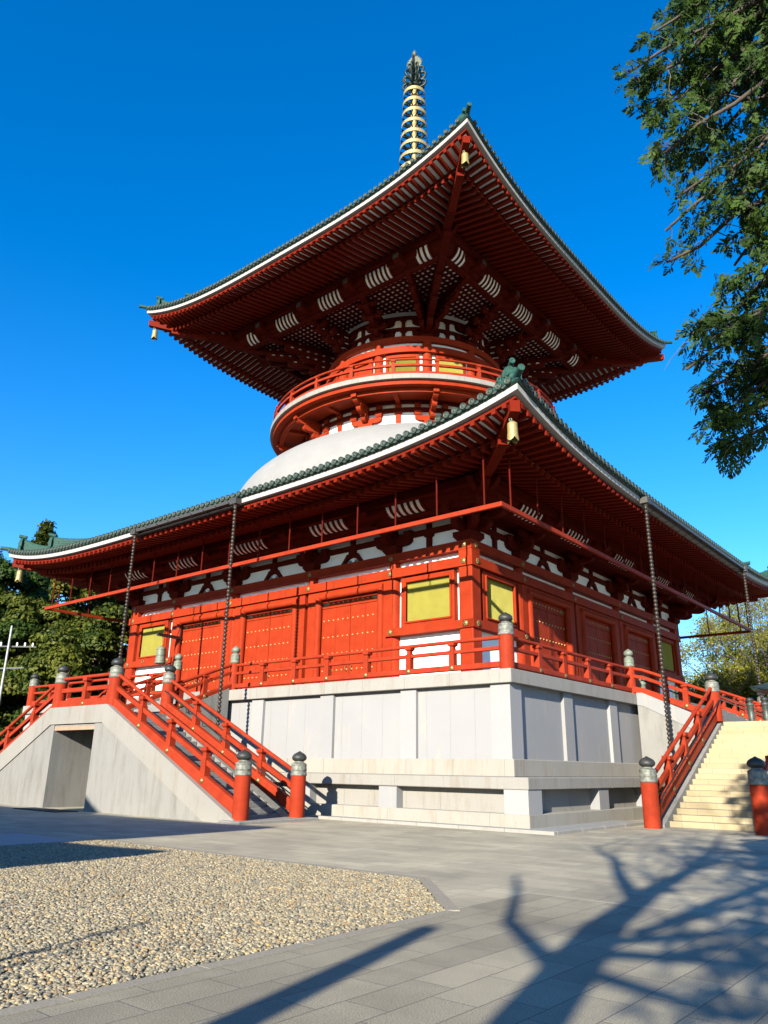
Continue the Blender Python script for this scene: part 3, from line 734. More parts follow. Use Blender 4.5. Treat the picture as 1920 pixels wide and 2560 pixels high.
def hip_ridge(E_, root, s_end1, s_end2, h1, h2, zt_tip):
    """hip ridge in two stages along +x+y diagonal of side 0/1 corner (x, -x)"""
    me = MB()
    def zr(s): return roof_z(E_, s, s)
    q2 = math.sqrt(2)
    def stage(sa, sb, hfun, nlay):
        rows_ = []
        for i in range(25):
            s = sa + (sb - sa) * i / 24; z = zr(s); h = hfun(s); L = s * q2
            prof = []
            lay = nlay
            prof.append((-.20, -.15))
            for l in range(lay):
                a0 = h * l / lay; a1 = h * (l + .75) / lay; wd = .20 - .05 * l / lay
                prof += [(-wd, a0), (-wd, a1), (-wd + .025, a1 + .005), (-wd + .025, h * (l + 1) / lay)]
            top = [(.11 * math.cos(a), h + .02 + .11 * math.sin(a)) for a in np.linspace(math.pi, 0, 7)]
            prof = prof + top + [(-a, c) for a, c in reversed(prof)]
            rows_.append([(L, a, z + c) for a, c in prof])
        me.grid(rows_, 0, False)
        for rr_ in (rows_[0], rows_[-1]):
            me.add(rr_, [tuple(range(len(rr_)))])
    base = E_.Ri * 1.0
    stage(base, s_end1, lambda s: h1 * (.62 + .38 * max(0, (s - base) / (s_end1 - base)) ** 5), 7)
    stage(s_end1 - .3, s_end2, lambda s: h2 * (.5 + .5 * max(0, (s - s_end1) / (s_end2 - s_end1)) ** 2), 5)
    # corner tile line out to the tip
    pts = []
    for i in range(8):
        s = s_end2 - .5 + (E_.R + .38 - s_end2 + .5) * i / 7; pts.append((s * q2, 0, zr(min(s, E_.R)) + .12 + (.10 * max(0, s - E_.R))))
    me.tube(pts, .12, 10, 0)
    m1 = me.mesh("hip_ridge", [M['tile_light']])
    o1 = MB(); oni(o1, h1 * 1.08, .62, 0); om1 = o1.mesh("ridge_end_tile", M['tile_light'])
    o2 = MB(); oni(o2, h2 * 1.12, .66, 0); om2 = o2.mesh("ridge_end_tile", M['tile_light'])
    for k in range(4):
        a = -math.pi / 4 + k * math.pi / 2
        r_ = link("hip_ridge", m1, root, (0, 0, 0), a)
        link("ridge_end_tile", om1, r_, (s_end1 * q2, 0, zr(s_end1))); link("ridge_end_tile", om2, r_, (s_end2 * q2, 0, zr(s_end2)))
LR = roof(LO, "lower_roof"); eave_trim(LO, LR)
UR = roof(UP, "upper_roof"); eave_trim(UP, UR)
hip_ridge(LO, LR, 15.70, 16.90, .98, .80, 14.1)
hip_ridge(UP, UR, 11.1, 12.45, .98, .80, 31.6)

# hip rafters at the corners
def hip_rafters(E_, fly, base):
    q2 = math.sqrt(2); f = MB(); bb = MB()
    (s0, zt0, zb0, s1, zt1, zb1) = fly
    def curved(mb, s0, zt0, zb0, s1, zt1, zb1, wd, sag):
        ro_ = []
        for i in range(9):
            t = i / 8; s = s0 + (s1 - s0) * t; zt_ = zt0 + (zt1 - zt0) * t - sag * math.sin(math.pi * t); zb_ = zb0 + (zb1 - zb0) * t - sag * math.sin(math.pi * t)
            ro_.append([(s * q2, -wd / 2, zt_), (s * q2, -wd / 2, zb_), (s * q2, wd / 2, zb_), (s * q2, wd / 2, zt_)])
        for j in range(8):
            a, c = ro_[j], ro_[j + 1]
            mb.add(a + c, [(0, 1, 5, 4), (1, 2, 6, 5), (2, 3, 7, 6), (3, 0, 4, 7)])
        mb.add(ro_[0], [(0, 1, 2, 3)]); mb.add(ro_[-1], [(0, 1, 2, 3)])
    curved(f, *fly, .34, .12); curved(bb, *base, .38, .16)
    fm = f.mesh("hip_rafter", M['rafter_shade_red']); bm_ = bb.mesh("hip_rafter", M['rafter_shade_red'])
    for k in range(4):
        a = -math.pi / 4 + k * math.pi / 2; link("hip_rafter", fm, PG, (0, 0, 0), a); link("hip_rafter", bm_, PG, (0, 0, 0), a)
hip_rafters(LO, (17.17, 13.18, 12.76, 14.5, 12.75, 12.45), (16.0, 12.70, 12.30, 12.6, 12.75, 12.3))
hip_rafters(UP, (12.86, 30.28, 29.88, 10.2, 29.85, 29.45), (11.75, 29.80, 29.36, 8.4, 29.6, 29.2))

# ---- dome ---------------------------------------------------------------------
dm = bpy.data.materials.new("dome_render"); 
def dome_mat():
    m = M['dome']; t = m.node_tree; b = t.nodes["Principled BSDF"]; L = t.links.new; N = t.nodes.new
    # faint mat joints in the render, following the dome (object coordinates turned to angle and height)
    tc = N("ShaderNodeTexCoord"); sx = N("ShaderNodeSeparateXYZ"); L(tc.outputs["Object"], sx.inputs[0])
    at = N("ShaderNodeMath"); at.operation = 'ARCTAN2'; L(sx.outputs["Y"], at.inputs[0]); L(sx.outputs["X"], at.inputs[1])
    sc = N("ShaderNodeMath"); sc.operation = 'MULTIPLY'; sc.inputs[1].default_value = 9.0; L(at.outputs[0], sc.inputs[0])
    cb_ = N("ShaderNodeCombineXYZ"); L(sc.outputs[0], cb_.inputs[0]); L(sx.outputs["Z"], cb_.inputs[1])
    br = N("ShaderNodeTexBrick"); br.inputs["Scale"].default_value = 1; br.inputs["Brick Width"].default_value = 1.6; br.inputs["Row Height"].default_value = .55; br.inputs["Mortar Size"].default_value = .012; br.inputs["Mortar Smooth"].default_value = 1
    L(cb_.outputs[0], br.inputs["Vector"])
    bp = N("ShaderNodeBump"); bp.inputs["Strength"].default_value = .35; bp.inputs["Distance"].default_value = .02; bp.invert = True
    L(br.outputs["Fac"], bp.inputs["Height"]); L(bp.outputs[0], b.inputs["Normal"])
    return m
bpy.data.materials.remove(dm)
d_ = MB(); prof = [(11.6, 14.6), (11.6, 16.0)]
for i in range(1, 25):
    a = i / 24 * math.acos(7.0 / 11.6); prof.append((11.6 * math.cos(a), 16.0 + 5.5 * math.sin(a)))
d_.lathe(prof, 96); d_.build("dome", dome_mat(), PG)

# ---- balcony -------------------------------------------------------------------
def arc(mb, r0, r1, z0, z1, m=0, n=120): mb.lathe([(r0, z0), (r1, z0), (r1, z1), (r0, z1), (r0, z0)], n, m if False else (0, 0, 0), m, smooth=False)
b = MB(); b.lathe([(7.25, 20.0), (7.25, 21.9)], 96); b.build("balcony_drum", M['white'], PG)
b = MB(); arc(b, 6.0, 9.55, 21.97, 22.25); balc = b.build("balcony", M['granite_coping'], PG)
b = MB(); arc(b, 9.05, 9.36, 21.70, 21.972); b.build("balcony_fascia", M['red'], balc)
b = MB(); b.lathe([(7.2, 21.72), (9.1, 21.72)], 96, smooth=False); b.build("balcony_soffit", M['soffit_red'], balc)
b = MB(); arc(b, 8.62, 8.9, 21.46, 21.725); b.build("balcony_beam", M['red'], balc)
b = MB(); arc(b, 7.2, 7.40, 21.0, 21.25); b.build("drum_beam", M['wood_shade_red'], PG)
b = MB(); arc(b, 7.2, 7.42, 21.52, 21.73); b.build("drum_beam", M['wood_shade_red'], PG)
# joints of the balcony edge stones
b = MB()
for i in range(60):
    a = 2 * math.pi * i / 60; c, s = math.cos(a), math.sin(a)
    b.beam((9.5 * c, 9.5 * s, 22.11), (9.556 * c, 9.556 * s, 22.11), .015, .27)
b.build("joint", M['joint'], balc)
# balcony railing
rl = MB(); arc(rl, 9.24, 9.44, 22.26, 22.46); rl.build("bottom_rail", M['rail_red'], balc)
rl = MB(); arc(rl, 9.28, 9.42, 22.80, 22.93); rl.build("middle_rail", M['rail_red'], balc)
rl = MB(); rl.lathe([(9.34 + .065 * math.cos(t), 23.24 + .065 * math.sin(t)) for t in np.linspace(0, 2 * math.pi, 9)], 120); rl.build("top_rail", M['rail_red'], balc)
def post_mb(zb, zm, zt, w1=.27):
    """railing post: square shaft to the middle rail, waisted block above it"""
    p = MB(); p.box(-w1 / 2, w1 / 2, -w1 / 2, w1 / 2, zb, zm)
    h = zt - zm; a = w1 * .36; c = w1 * .62
    lv = [(a * 1.25, 0), (a, h * .25), (a, h * .5), (c, h * .68), (c, h * .98)]
    for (r0, q0), (r1, q1) in zip(lv[:-1], lv[1:]):
        p.hexa([(-r0, -r0, zm + q0), (r0, -r0, zm + q0), (r0, r0, zm + q0), (-r0, r0, zm + q0), (-r1, -r1, zm + q1), (r1, -r1, zm + q1), (r1, r1, zm + q1), (-r1, r1, zm + q1)])
    return p
bp_me = post_mb(22.25, 22.94, 23.2, .2).mesh("railing_post", M['rail_red'])
for i in range(24):
    a = R(15 * i); link("railing_post", bp_me, balc, (9.34 * math.cos(a), 9.34 * math.sin(a), 0), a)
# a row of votive plaques hung inside the railing foot
# brackets under the balcony
def radial(fn_): return fn_
bk = MB()
for i, (L, zz) in enumerate(((.62, 20.45), (1.25, 20.85), (1.72, 21.2))):
    bk.prism(half_arm(L, .34, .3), lambda p, c, t, zz=zz: (7.2 + p, t, zz + c), -.14, .14)
    if i < 2: block(bk, 7.2 + L - .2, 0, zz + .30, .36, .16)
bk.prism([(-.16, 0), (.16, 0), (.16, .3), (-.16, .3)], lambda a, c, t: (8.86 + t, a, 21.42 + c), 0, .22)
wa = MB(); 
wa.prism(arm_poly(.95, .34), lambda a, c, t: (t - a * a * .06, a, 20.42 + c), 7.2, 7.42)
for u in (-.8, .8): block(wa, 7.3 - u * u * .06, u, 20.76, .4, .25); wa.box(7.2, 7.4, u - .17, u + .17, 21.25, 21.52)
wa.box(7.2, 7.5, -.45, .45, 20.2, 20.42)
bk_me, wa_me = bk.mesh("balcony_bracket", M['red']), wa.mesh("bracket_arm", M['red'])
st_ = MB(); st_.box(7.2, 7.34, -.15, .15, 20.25, 21.02); st_.prism([(-.26, 0), (.26, 0), (.2, -.12), (-.2, -.12)], lambda a, c, t: (t, a, 21.01 + c), 7.2, 7.37); st_.box(7.2, 7.4, -.18, .18, 21.25, 21.54)
st_.box(7.3, 8.7, -.13, .13, 21.52, 21.722)
st_me = st_.mesh("drum_strut", M['red'])
for i in range(12):
    a = R(15 + 30 * i); o = link("balcony_bracket", bk_me, PG, (0, 0, 0), a); link("bracket_arm", wa_me, o)
    link("drum_strut", st_me, PG, (0, 0, 0), R(30 * i))

# ---- upper drum -----------------------------------------------------------------
b = MB(); b.lathe([(5.75, 22.2), (5.75, 26.6), (5.35, 26.8), (5.35, 29.2)], 96); b.build("drum_wall", M['white'], PG)
b = MB(); arc(b, 5.7, 6.10, 25.66, 26.06, 0, 96); b.build("drum_tie_beam", M['red'], PG)
b = MB(); arc(b, 5.3, 5.98, 26.42, 26.82, 0, 96); b.build("drum_head_beam", M['red'], PG)
b = MB(); arc(b, 5.7, 6.08, 23.35, 23.6, 0, 96); b.build("drum_sill_beam", M['red'], PG)
uc = MB(); uc.lathe([(.30, 22.25), (.30, 26.45)], 18); uc_me = uc.mesh("drum_column", M['red'])
for i in range(12):
    a = R(15 + 30 * i); link("drum_column", uc_me, PG, (5.72 * math.cos(a), 5.72 * math.sin(a), 0))
    for zz in (25.86, 26.62):
        pass
def curved_panel(mb, r, a0, a1, z0, z1, th=.08, m=0, n=8):
    mb.lathe([(r, z0), (r + th, z0), (r + th, z1), (r, z1), (r, z0)], n, (0, 0, 0), m, smooth=False, a0=a0, a1=a1)
    for a in (a0, a1):
        c, s = math.cos(a), math.sin(a); mb.add([(r * c, r * s, z0), ((r + th) * c, (r + th) * s, z0), ((r + th) * c, (r + th) * s, z1), (r * c, r * s, z1)], [(0, 1, 2, 3)], m)
wf = MB(); 
for a0, a1, z0, z1 in ((-10, -8.3, 23.6, 25.6), (8.3, 10, 23.6, 25.6), (-8.3, 8.3, 25.4, 25.6), (-8.3, 8.3, 23.6, 23.72)): curved_panel(wf, 5.74, R(a0), R(a1), z0, z1, .16)
wl = MB()
for i in range(26):
    a0 = -8.3 + 16.6 * i / 26; a1 = a0 + 16.6 / 26; am = (a0 + a1) / 2
    P = lambda a, r, z: (r * math.cos(R(a)), r * math.sin(R(a)), z)
    wl.add([P(a0, 5.78, 23.72), P(am, 5.86, 23.72), P(a1, 5.78, 23.72), P(a0, 5.78, 25.4), P(am, 5.86, 25.4), P(a1, 5.78, 25.4)], [(0, 1, 4, 3), (1, 2, 5, 4)])
ud = MB(); 
for a0, a1, z0, z1 in ((-11.5, -8.8, 22.3, 25.6), (8.8, 11.5, 22.3, 25.6), (-8.8, 8.8, 25.35, 25.6)): curved_panel(ud, 5.74, R(a0), R(a1), z0, z1, .2)
ul = MB(); curved_panel(ul, 5.76, R(-8.8), R(-.1), 22.3, 25.35, .07); curved_panel(ul, 5.76, R(.1), R(8.8), 22.3, 25.35, .07)
wf_me, wl_me, ud_me, ul_me = wf.mesh("window_frame", M['red']), wl.mesh("lattice", M['lattice']), ud.mesh("door_frame", M['red']), ul.mesh("door_leaf", M['red'])
for i in range(12):
    a = R(30 * i)
    if i % 3 == 0: o = link("door", ud_me, PG, (0, 0, 0), a); link("door_leaf", ul_me, o)
    else: o = link("window", wf_me, PG, (0, 0, 0), a); link("lattice", wl_me, o)
# frieze of the upper drum
fzz = MB(); arc(fzz, 5.3, 5.5, 27.55, 27.75, 0, 96); fzz.build("frieze_beam", M['wood_shade_red'], PG)
fzz = MB(); arc(fzz, 5.3, 5.5, 28.35, 28.55, 0, 96); fzz.build("frieze_beam", M['wood_shade_red'], PG)
s2 = MB(); s2.box(5.3, 5.46, -.12, .12, 26.8, 28.4)
for zz in (27.55, 28.35): s2.prism([(-.24, 0), (.24, 0), (.17, -.12), (-.17, -.12)], lambda a, c, t, zz=zz: (t, a, zz + c), 5.3, 5.49)
s2_me = s2.mesh("strut", M['wood_shade_red'])
sidearm = MB()
for zz in (27.1, 27.9):
    sidearm.prism(arm_poly(.85, .34), lambda a, c, t, zz=zz: (t - a * a * .085, a, zz + c), 5.3, 5.56)
    for u in (-.72, .72): block(sidearm, 5.43 - u * u * .085, u, zz + .3, .34, .2)
block(sidearm, 5.62, 0, 26.82, .72, .36)
sa_me = sidearm.mesh("bracket_set", M['wood_shade_red'])
def tiered(a, o_, ang, reach, T=4, cross=False, wd=.30):
    """bracket arm stepping out in tiers from a point on the drum, white infill between the tiers"""
    ca, sa = math.cos(ang), math.sin(ang)
    P = lambda p, tt, z: (o_ + p * ca - tt * sa, p * sa + tt * ca, z)
    for t in range(T):
        L = reach * (t + 1) / T + .22; zz = 27.0 + t * .43
        a.prism(half_arm(L, .27, .4), lambda p, c, tt: P(p, tt, zz + c), -wd / 2, wd / 2)
        n_ = max(1, int(round(L / .62)))
        for i in range(1, n_ + 1):
            e = (L - .2) * i / n_; q = P(e, 0, 0); block(a, q[0], q[1], zz + .265, .36, .17, 0, ang)
        if t < T - 1: a.prism([(0, 0), (L - .2, 0), (L - .2, .17), (0, .17)], lambda p, c, tt: P(p, tt, zz + .265 + c), -.05, .05, 1)
        if cross:
            e = reach * (t + 1) / T
            a.prism(arm_poly(.66, .26), lambda p, c, tt: P(e - .10 + tt, p, zz + .30 + c), 0, .20)
            for u in (-.52, .52): q = P(e, u, 0); block(a, q[0], q[1], zz + .555, .3, .15, 0, ang)
    return a
BM = [M['wood_shade_red'], M['white']]
TB = 8.1
face_me = tiered(MB(), 5.5, 0, TB / math.cos(R(15)) - 5.55, 4, True).mesh("bracket_arm", BM)
diag_me = tiered(MB(), 5.5, 0, TB * 1.414 - 5.5, 4, False, .34).mesh("bracket_arm", BM)
splay = []
for tgt in (Vector((TB, 5.7)), Vector((5.7, TB))):
    dv = tgt - Vector((5.5 * .7071, 5.5 * .7071)); splay.append(tiered(MB(), 5.5, math.atan2(dv.y, dv.x) - R(45), dv.length, 4, False, .28).mesh("bracket_arm", BM))
for i in range(12):
    deg = 15 + 30 * i; o = link("bracket_set", sa_me, PG, (0, 0, 0), R(deg)); link("strut", s2_me, PG, (0, 0, 0), R(30 * i))
    if (deg - 45) % 90 == 0:
        link("bracket_arm", diag_me, o)
        for me_ in splay: link("bracket_arm", me_, o)
    else:
        link("bracket_arm", face_me, o)
ring4("upper_carrying_beam", 7.95, 8.25, 28.42, 28.74, M['wood_shade_red'])
ring4("upper_purlin", 8.74, 9.08, 29.18, 29.54, M['wood_shade_red'])
cbd = MB(); coves = ribs(8.2, 28.55, 8.78, 29.3, [(0, .95), (3.85, .95), (-3.85, .95), (7.1, .5), (-7.1, .5)], cbd, .33, .13)
four('cove_board', cbd.mesh('cove_board', M['wood_shade_red']), PG)

for cv, rb in coves:
    rbm = rb.mesh("rib", M['wood_shade_red'])
    for o in four("cove", cv.mesh("cove", M['white']), PG): link("rib", rbm, o)
ns = MB()
for u in (0,):
    ns.prism([(0, 0), (1.45, -.1), (1.6, .05), (1.6, .36), (0, .46)], lambda p, c, t, u=u: (u + t, -7.75 - p, 28.72 + c), -.22, .22)
    ns.prism([(0, .03), (0, .33), (.02, .33), (.02, .03)], lambda p, c, t, u=u: (u + t, -9.352 - p, 28.74 + c), -.19, .19, 1)
    ns.prism(arm_poly(1.05, .46), lambda p, c, t, u=u: (u + p, t, 28.76 + c), -8.86, -8.5)
ns_me = ns.mesh("bracket_nose", [M['wood_shade_red'], M['gutter']])
for k in range(4):
    for u in (1.95, 5.75, -1.95, -5.75): link("bracket_nose", ns_me, PG, (*rot(k, u, 0), 0), k * math.pi / 2)
# corner noses
cn = MB()
cn.prism([(0, 0), (2.2, .25), (2.2, .62), (0, .5)], lambda p, c, t: (10.9 + p, t, 28.35 + c), -.2, .2)
cn.prism([(0, 0), (2.6, .25), (2.6, .6), (0, .5)], lambda p, c, t: (11.6 + p, t, 28.75 + c), -.17, .17)
for ang, zz in ((45, 28.7), (-45, 28.7), (45, 29.1), (-45, 29.1)):
    ca, sa = math.cos(R(ang)), math.sin(R(ang)); o_ = 11.2 if zz < 29 else 12.2
    cn.prism([(-1.2, .0), (.25, .0), (.6, .12), (.85, .45), (.6, .55), (.4, .36), (.1, .3), (-1.2, .3)], lambda p, c, t: (o_ + p * ca - t * sa, p * sa + t * ca, zz + c), -.13, .13)
cn_me = cn.mesh("bracket_nose", M['wood_shade_red'])
for k in range(4): link("bracket_nose", cn_me, PG, (0, 0, 0), -math.pi / 4 + k * math.pi / 2)
# coffered lattice ceiling between drum and carrying beam
ce_ = MB(); ce_.add([(-8.0, -8.0, 28.98), (8.0, -8.0, 28.98), (8.0, 8.0, 28.98), (-8.0, 8.0, 28.98)], [(0, 1, 2, 3)]); ceil = ce_.build("coffered_ceiling", M['white'], PG)
gr = MB(); nn = 44
for i in range(nn + 1):
    u = -7.95 + 15.9 * i / nn
    if i % 1 == 0:
        gr.box(u - .085, u + .085, -7.95, 7.95, 28.93, 28.972); gr.box(-7.95, 7.95, u - .085, u + .085, 28.933, 28.969)
gr.build("lattice", M['wood_shade_red'], ceil)

# ---- spire -------------------------------------------------------------------------
fin = MB(); fin.box(-1.3, 1.3, -1.3, 1.3, 38.2, 40.2); fin.lathe([(1.25, 40.2), (1.2, 40.9), (.6, 41.5), (.9, 41.9), (.5, 42.2), (.24, 42.4)], 24)
fin.lathe([(.22, 42.3), (.18, 53.0), (.10, 54.2), (.06, 56.6)], 12)
spire = fin.build("spire", M['gold'], PG)
for i in range(9):
    z = 43.45 + i * 1.10; r_ = 1.22 - .048 * i
    q = MB(); q.lathe([(r_, z), (r_ + .035, z), (r_ + .035, z + .30), (r_, z + .30)], 40, smooth=False); q.lathe([(r_, z + .30), (r_, z)], 40, (0, 0, 0), 1, smooth=False)  # inner face coloured dark for the shadow inside the ring
    q.lathe([(.19, z - .1), (.30, z - .05), (.32, z + .2), (.24, z + .42), (.19, z + .45)], 14)
    for j in range(8):
        a = 2 * math.pi * j / 8 + .2; c, s = math.cos(a), math.sin(a)
        q.tube([(.28 * c, .28 * s, z + .1), (.6 * r_ * c, .6 * r_ * s, z + .04), (r_ * c, r_ * s, z + .15)], .05, 5, 1)
        q.tube([(.62 * r_ * c, .62 * r_ * s, z + .05), (.8 * r_ * math.cos(a + .25), .8 * r_ * math.sin(a + .25), z + .1), (r_ * math.cos(a + .3), r_ * math.sin(a + .3), z + .15)], .04, 5, 1)
    q.build("spire_ring", [M['gold'], M['flame']], spire)
fl = MB()
def loop(cx, cz, w_, h_, ang, m=0, r=.055, tilt=0):
    ca, sa = math.cos(ang), math.sin(ang); pts = []
    for i in range(15):
        t = 2 * math.pi * i / 14; x = cx + w_ * math.cos(t) + tilt * h_ * math.sin(t); z = cz + h_ * math.sin(t); pts.append((x * ca, x * sa, z))
    fl.tube(pts, r, 6, m, caps=False)
for j in range(4):
    a = R(20 + 90 * j)
    loop(.60, 53.55, .36, .34, a, 0, .10); loop(.58, 54.25, .34, .40, a, 0, .10, .25); loop(.48, 54.95, .28, .36, a, 0, .09, .2); loop(.55, 53.7, .3, .3, a + .8, 0, .09); loop(.5, 54.45, .28, .34, a + .75, 0, .09, .2); loop(.36, 55.2, .2, .3, a + .8, 0, .08)
    loop(.24, 53.9, .16, .3, a + .5, 0, .05); loop(.58, 53.5, .16, .15, a, 0, .05); loop(.3, 54.6, .15, .28, a + .6, 0, .05)
    # pale comb-like flame plate on top
    ca, sa = math.cos(a), math.sin(a)
    ol = [(.05, 54.9)]
    for i in range(9):
        t = i / 8; zz = 55.2 + 1.35 * t; xx = .62 * math.sin(math.pi * (.18 + .78 * t)) ** .8
        ol += [(xx * .86, zz - .04), (xx + .06, zz + .08)]
    ol += [(.05, 56.7)]
    for i in range(1, len(ol) - 2):
        q = [(.05, ol[i][1]), ol[i], ol[i + 1], (.05, ol[i + 1][1])]
        if q[3][1] > q[0][1]: fl.prism(q, lambda p, c, t: (p * ca - t * sa, p * sa + t * ca, c), -.03, .03, 1)
fl.lathe([(0, 57.3), (.06, 57.15), (.16, 56.95), (.19, 56.75), (.12, 56.55), (.06, 56.5)], 12, mat=1)
fl.lathe([(.2, 53.1), (.5, 53.2), (.55, 53.3), (.2, 53.45)], 16)
fl.build("flame_ornament", [M['flame'], M['flame_light']], spire)
# ================================================================ things round the pagoda
# ---- wind bells -----------------------------------------------------------
bl = MB(); bl.lathe([(.0, 0), (.05, -.01), (.12, -.05), (.185, -.09), (.19, -.16), (.195, -.40), (.215, -.55)], 20)
for i in range(4):   # lobed lip
    a0 = i * math.pi / 2
    for j in range(6):
        t0 = a0 + math.pi / 2 * j / 6; t1 = a0 + math.pi / 2 * (j + 1) / 6
        h0 = .55 + .12 * abs(math.cos(math.pi * j / 6)); h1 = .55 + .12 * abs(math.cos(math.pi * (j + 1) / 6))
        bl.add([(.215 * math.cos(t0), .215 * math.sin(t0), -.55), (.215 * math.cos(t1), .215 * math.sin(t1), -.55), (.225 * math.cos(t1), .225 * math.sin(t1), -h1), (.225 * math.cos(t0), .225 * math.sin(t0), -h0)], [(0, 1, 2, 3)])
bl_me = bl.mesh("bell_body", M['bell_gold'])
bh = MB(); bh.tube([(0, 0, 0), (0, 0, .10)], .035, 8); bh.lathe([(.05 + .02 * math.cos(t), .13 + .02 * math.sin(t)) for t in np.linspace(0, 6.283, 9)], 12, axis=AX); bh.tube([(0, 0, .17), (0, 0, .34)], .02, 6)
bh_me = bh.mesh("hanger", M['bronze'])
ct = MB(); ct.tube([(0, 0, -.1), (0, 0, -.5)], .012, 5); ct.lathe([(0, -.45), (.06, -.5), (.06, -.56), (0, -.6)], 10); ct_me = ct.mesh("clapper", M['dark'])
for lab, loc in (("large gilt wind bell under the nearest corner of the lower roof", (16.86, -16.86, 12.62)),
                 ("gilt wind bell under the lower roof tip beside the trees", (-16.86, -16.86, 12.62)),
                 ("gilt wind bell under the topmost roof corner in front of the spire", (12.55, -12.55, 29.66)),
                 ("small gilt wind bell at the far outer tip of the upper roof", (-12.55, -12.55, 29.66))):
    t = thing("wind_bell", lab, "bell", loc, 0, "wind bells under the roof corners")
    s = 1.12
    for nm, me in (("bell_body", bl_me), ("hanger", bh_me), ("clapper", ct_me)):
        link(nm, me, t).scale = (s * .8, s * .8, s * 1.02)

# ---- hanging red frame under the lower eaves -------------------------------
HR = 15.63; HZ = 10.32
hf = thing("banner_rail", "thin red square rail hung on rods all round under the lower eaves", "hanging rail")
hb = MB(); hb.add([(-HR, -HR, HZ - .08), (HR, -HR, HZ - .08), (HR - .12, -HR + .12, HZ - .08), (-HR + .12, -HR + .12, HZ - .08), (-HR, -HR, HZ + .08), (HR, -HR, HZ + .08), (HR - .12, -HR + .12, HZ + .08), (-HR + .12, -HR + .12, HZ + .08)],
                   [(0, 3, 2, 1), (4, 5, 6, 7), (0, 1, 5, 4), (1, 2, 6, 5), (2, 3, 7, 6), (3, 0, 4, 7)])
hb_me = hb.mesh("rail", M['rail_red'])
rod = MB(); rod.tube([(0, 0, 0), (0, 0, 2.05)], .035, 8); rod_me = rod.mesh("rod", M['wood_shade_red'])
hook = MB(); hook.tube([(0, 0, 0), (0, 0, -.07), (.04, 0, -.1), (.05, 0, -.06)], .008, 4); hook_me = hook.mesh("hook", M['dark'])
for k in range(4):
    rail_o = link("rail", hb_me, hf, (0, 0, 0), k * math.pi / 2)
    for u in (14.9, 12.85, 10.9, 8.95, 7.0, 5.05, 3.1, 1.05, -.95, -2.9, -4.9, -6.9, -8.9, -10.9, -12.9, -14.9):
        x, y = rot(k, u, -HR + .06); link("rod", rod_me, hf, (x, y, HZ + .08))
    if k < 2:
        for u in (13.9, 12.0, 10.0, 8.0, 6.0, 4.0, 2.0, -2.0): link("hook", hook_me, rail_o, (u, -HR + .06, HZ - .08))

# ---- gutters and rain chains ----------------------------------------------
def gutter(lab, k):
    t = thing("gutter", lab, "gutter", (0, 0, 0), k * math.pi / 2, "gutters over the staircases")
    g_ = MB(); zz = 12.62; L = 3.85 if k == 0 else 7.3
    pr = [(17.46, .0), (17.46, .15), (17.44, .15), (17.44, .02), (17.66, .02), (17.66, .15), (17.69, .15), (17.69, .0)]
    def gz(x): return LO.zt(x) - .20
    N_ = 14; rows = [[(L * (2 * i / N_ - 1), -d, gz(L * (2 * i / N_ - 1)) + z) for d, z in pr] for i in range(N_ + 1)]
    g_.grid(rows, 0); g_.add(rows[0], [(3, 2, 1, 0), (7, 6, 5, 4), (0, 3, 4, 7)]); g_.add(rows[-1], [(0, 1, 2, 3), (4, 5, 6, 7), (0, 7, 4, 3)])
    g_.build("trough", M['gutter'], t)
    for s in (-1, 1):
        b = MB(); x = s * (L - .12); b.box(x - .2, x + .2, -17.75, -17.42, gz(x) - .10, gz(x) + .16)
        b.lathe([(.05, gz(x) - .24), (.12, gz(x) - .10)], 12, (x, -17.58, 0))
        b.build("outlet_box", M['gutter'], t)
    b = MB(); n_ = int(2 * L / .9)
    for i in range(n_ + 1):
        x = -L + .4 + (2 * L - .8) * i / n_; b.tube([(x, -17.8, gz(x) + .02), (x, -17.4, gz(x) - .10), (x, -17.2, gz(x) - .12)], .015, 5)
    b.tube([(-L, -17.52, gz(L) - .1), (0, -17.52, gz(0) - .1), (L, -17.52, gz(L) - .1)], .02, 6)
    b.build("gutter_bracket", M['dark'], t)
gutter("short grey gutter along the eave above the double staircase with the doorway", 0)
gutter("long dark gutter along the shaded eave above the yellow stone steps", 1)
lk = MB()
lk.lathe([(.055, 0), (.085, -.02), (.09, -.07), (.06, -.13), (.045, -.15)], 10); lk.lathe([(.05, -.15), (.05, -.17), (.06, -.17)], 8)
cup_me = lk.mesh("link_cup", M['chain'])
def chain(lab, x, y, z0, z1):
    t = thing("rain_chain", lab, "rain chain", (x, y, z0), 0, "rain chains hanging from the gutters")
    c = MB(); n_ = int((z0 - z1) / .165)
    prof = [(.045, 0), (.075, -.015), (.085, -.06), (.055, -.125), (.03, -.165)]
    for i in range(n_): c.lathe(prof, 10, (0, 0, -.165 * i))
    c.build("chain", M['chain'], t)
    wz = -.165 * n_
    d = MB(); d.lathe([(.03, wz + .02), (.10, wz - .02), (.12, wz - .12), (.10, wz - .22), (.0, wz - .25)], 12); d.build("weight", M['chain'], t)
chain("long dark rain chain beside the sunlit middle door, ending over the stairs", 3.73, -17.58, 12.3, 3.05)
chain("dark rain chain hanging by the yellow window next to the green bell", -3.73, -17.58, 12.3, 4.2)
chain("dark rain chain hanging before the shaded doors, ending at the stair rail", 17.58, -7.18, 12.3, 2.55)
chain("dark rain chain hanging in front of the pale spring tree", 17.58, 7.18, 12.3, 4.0)

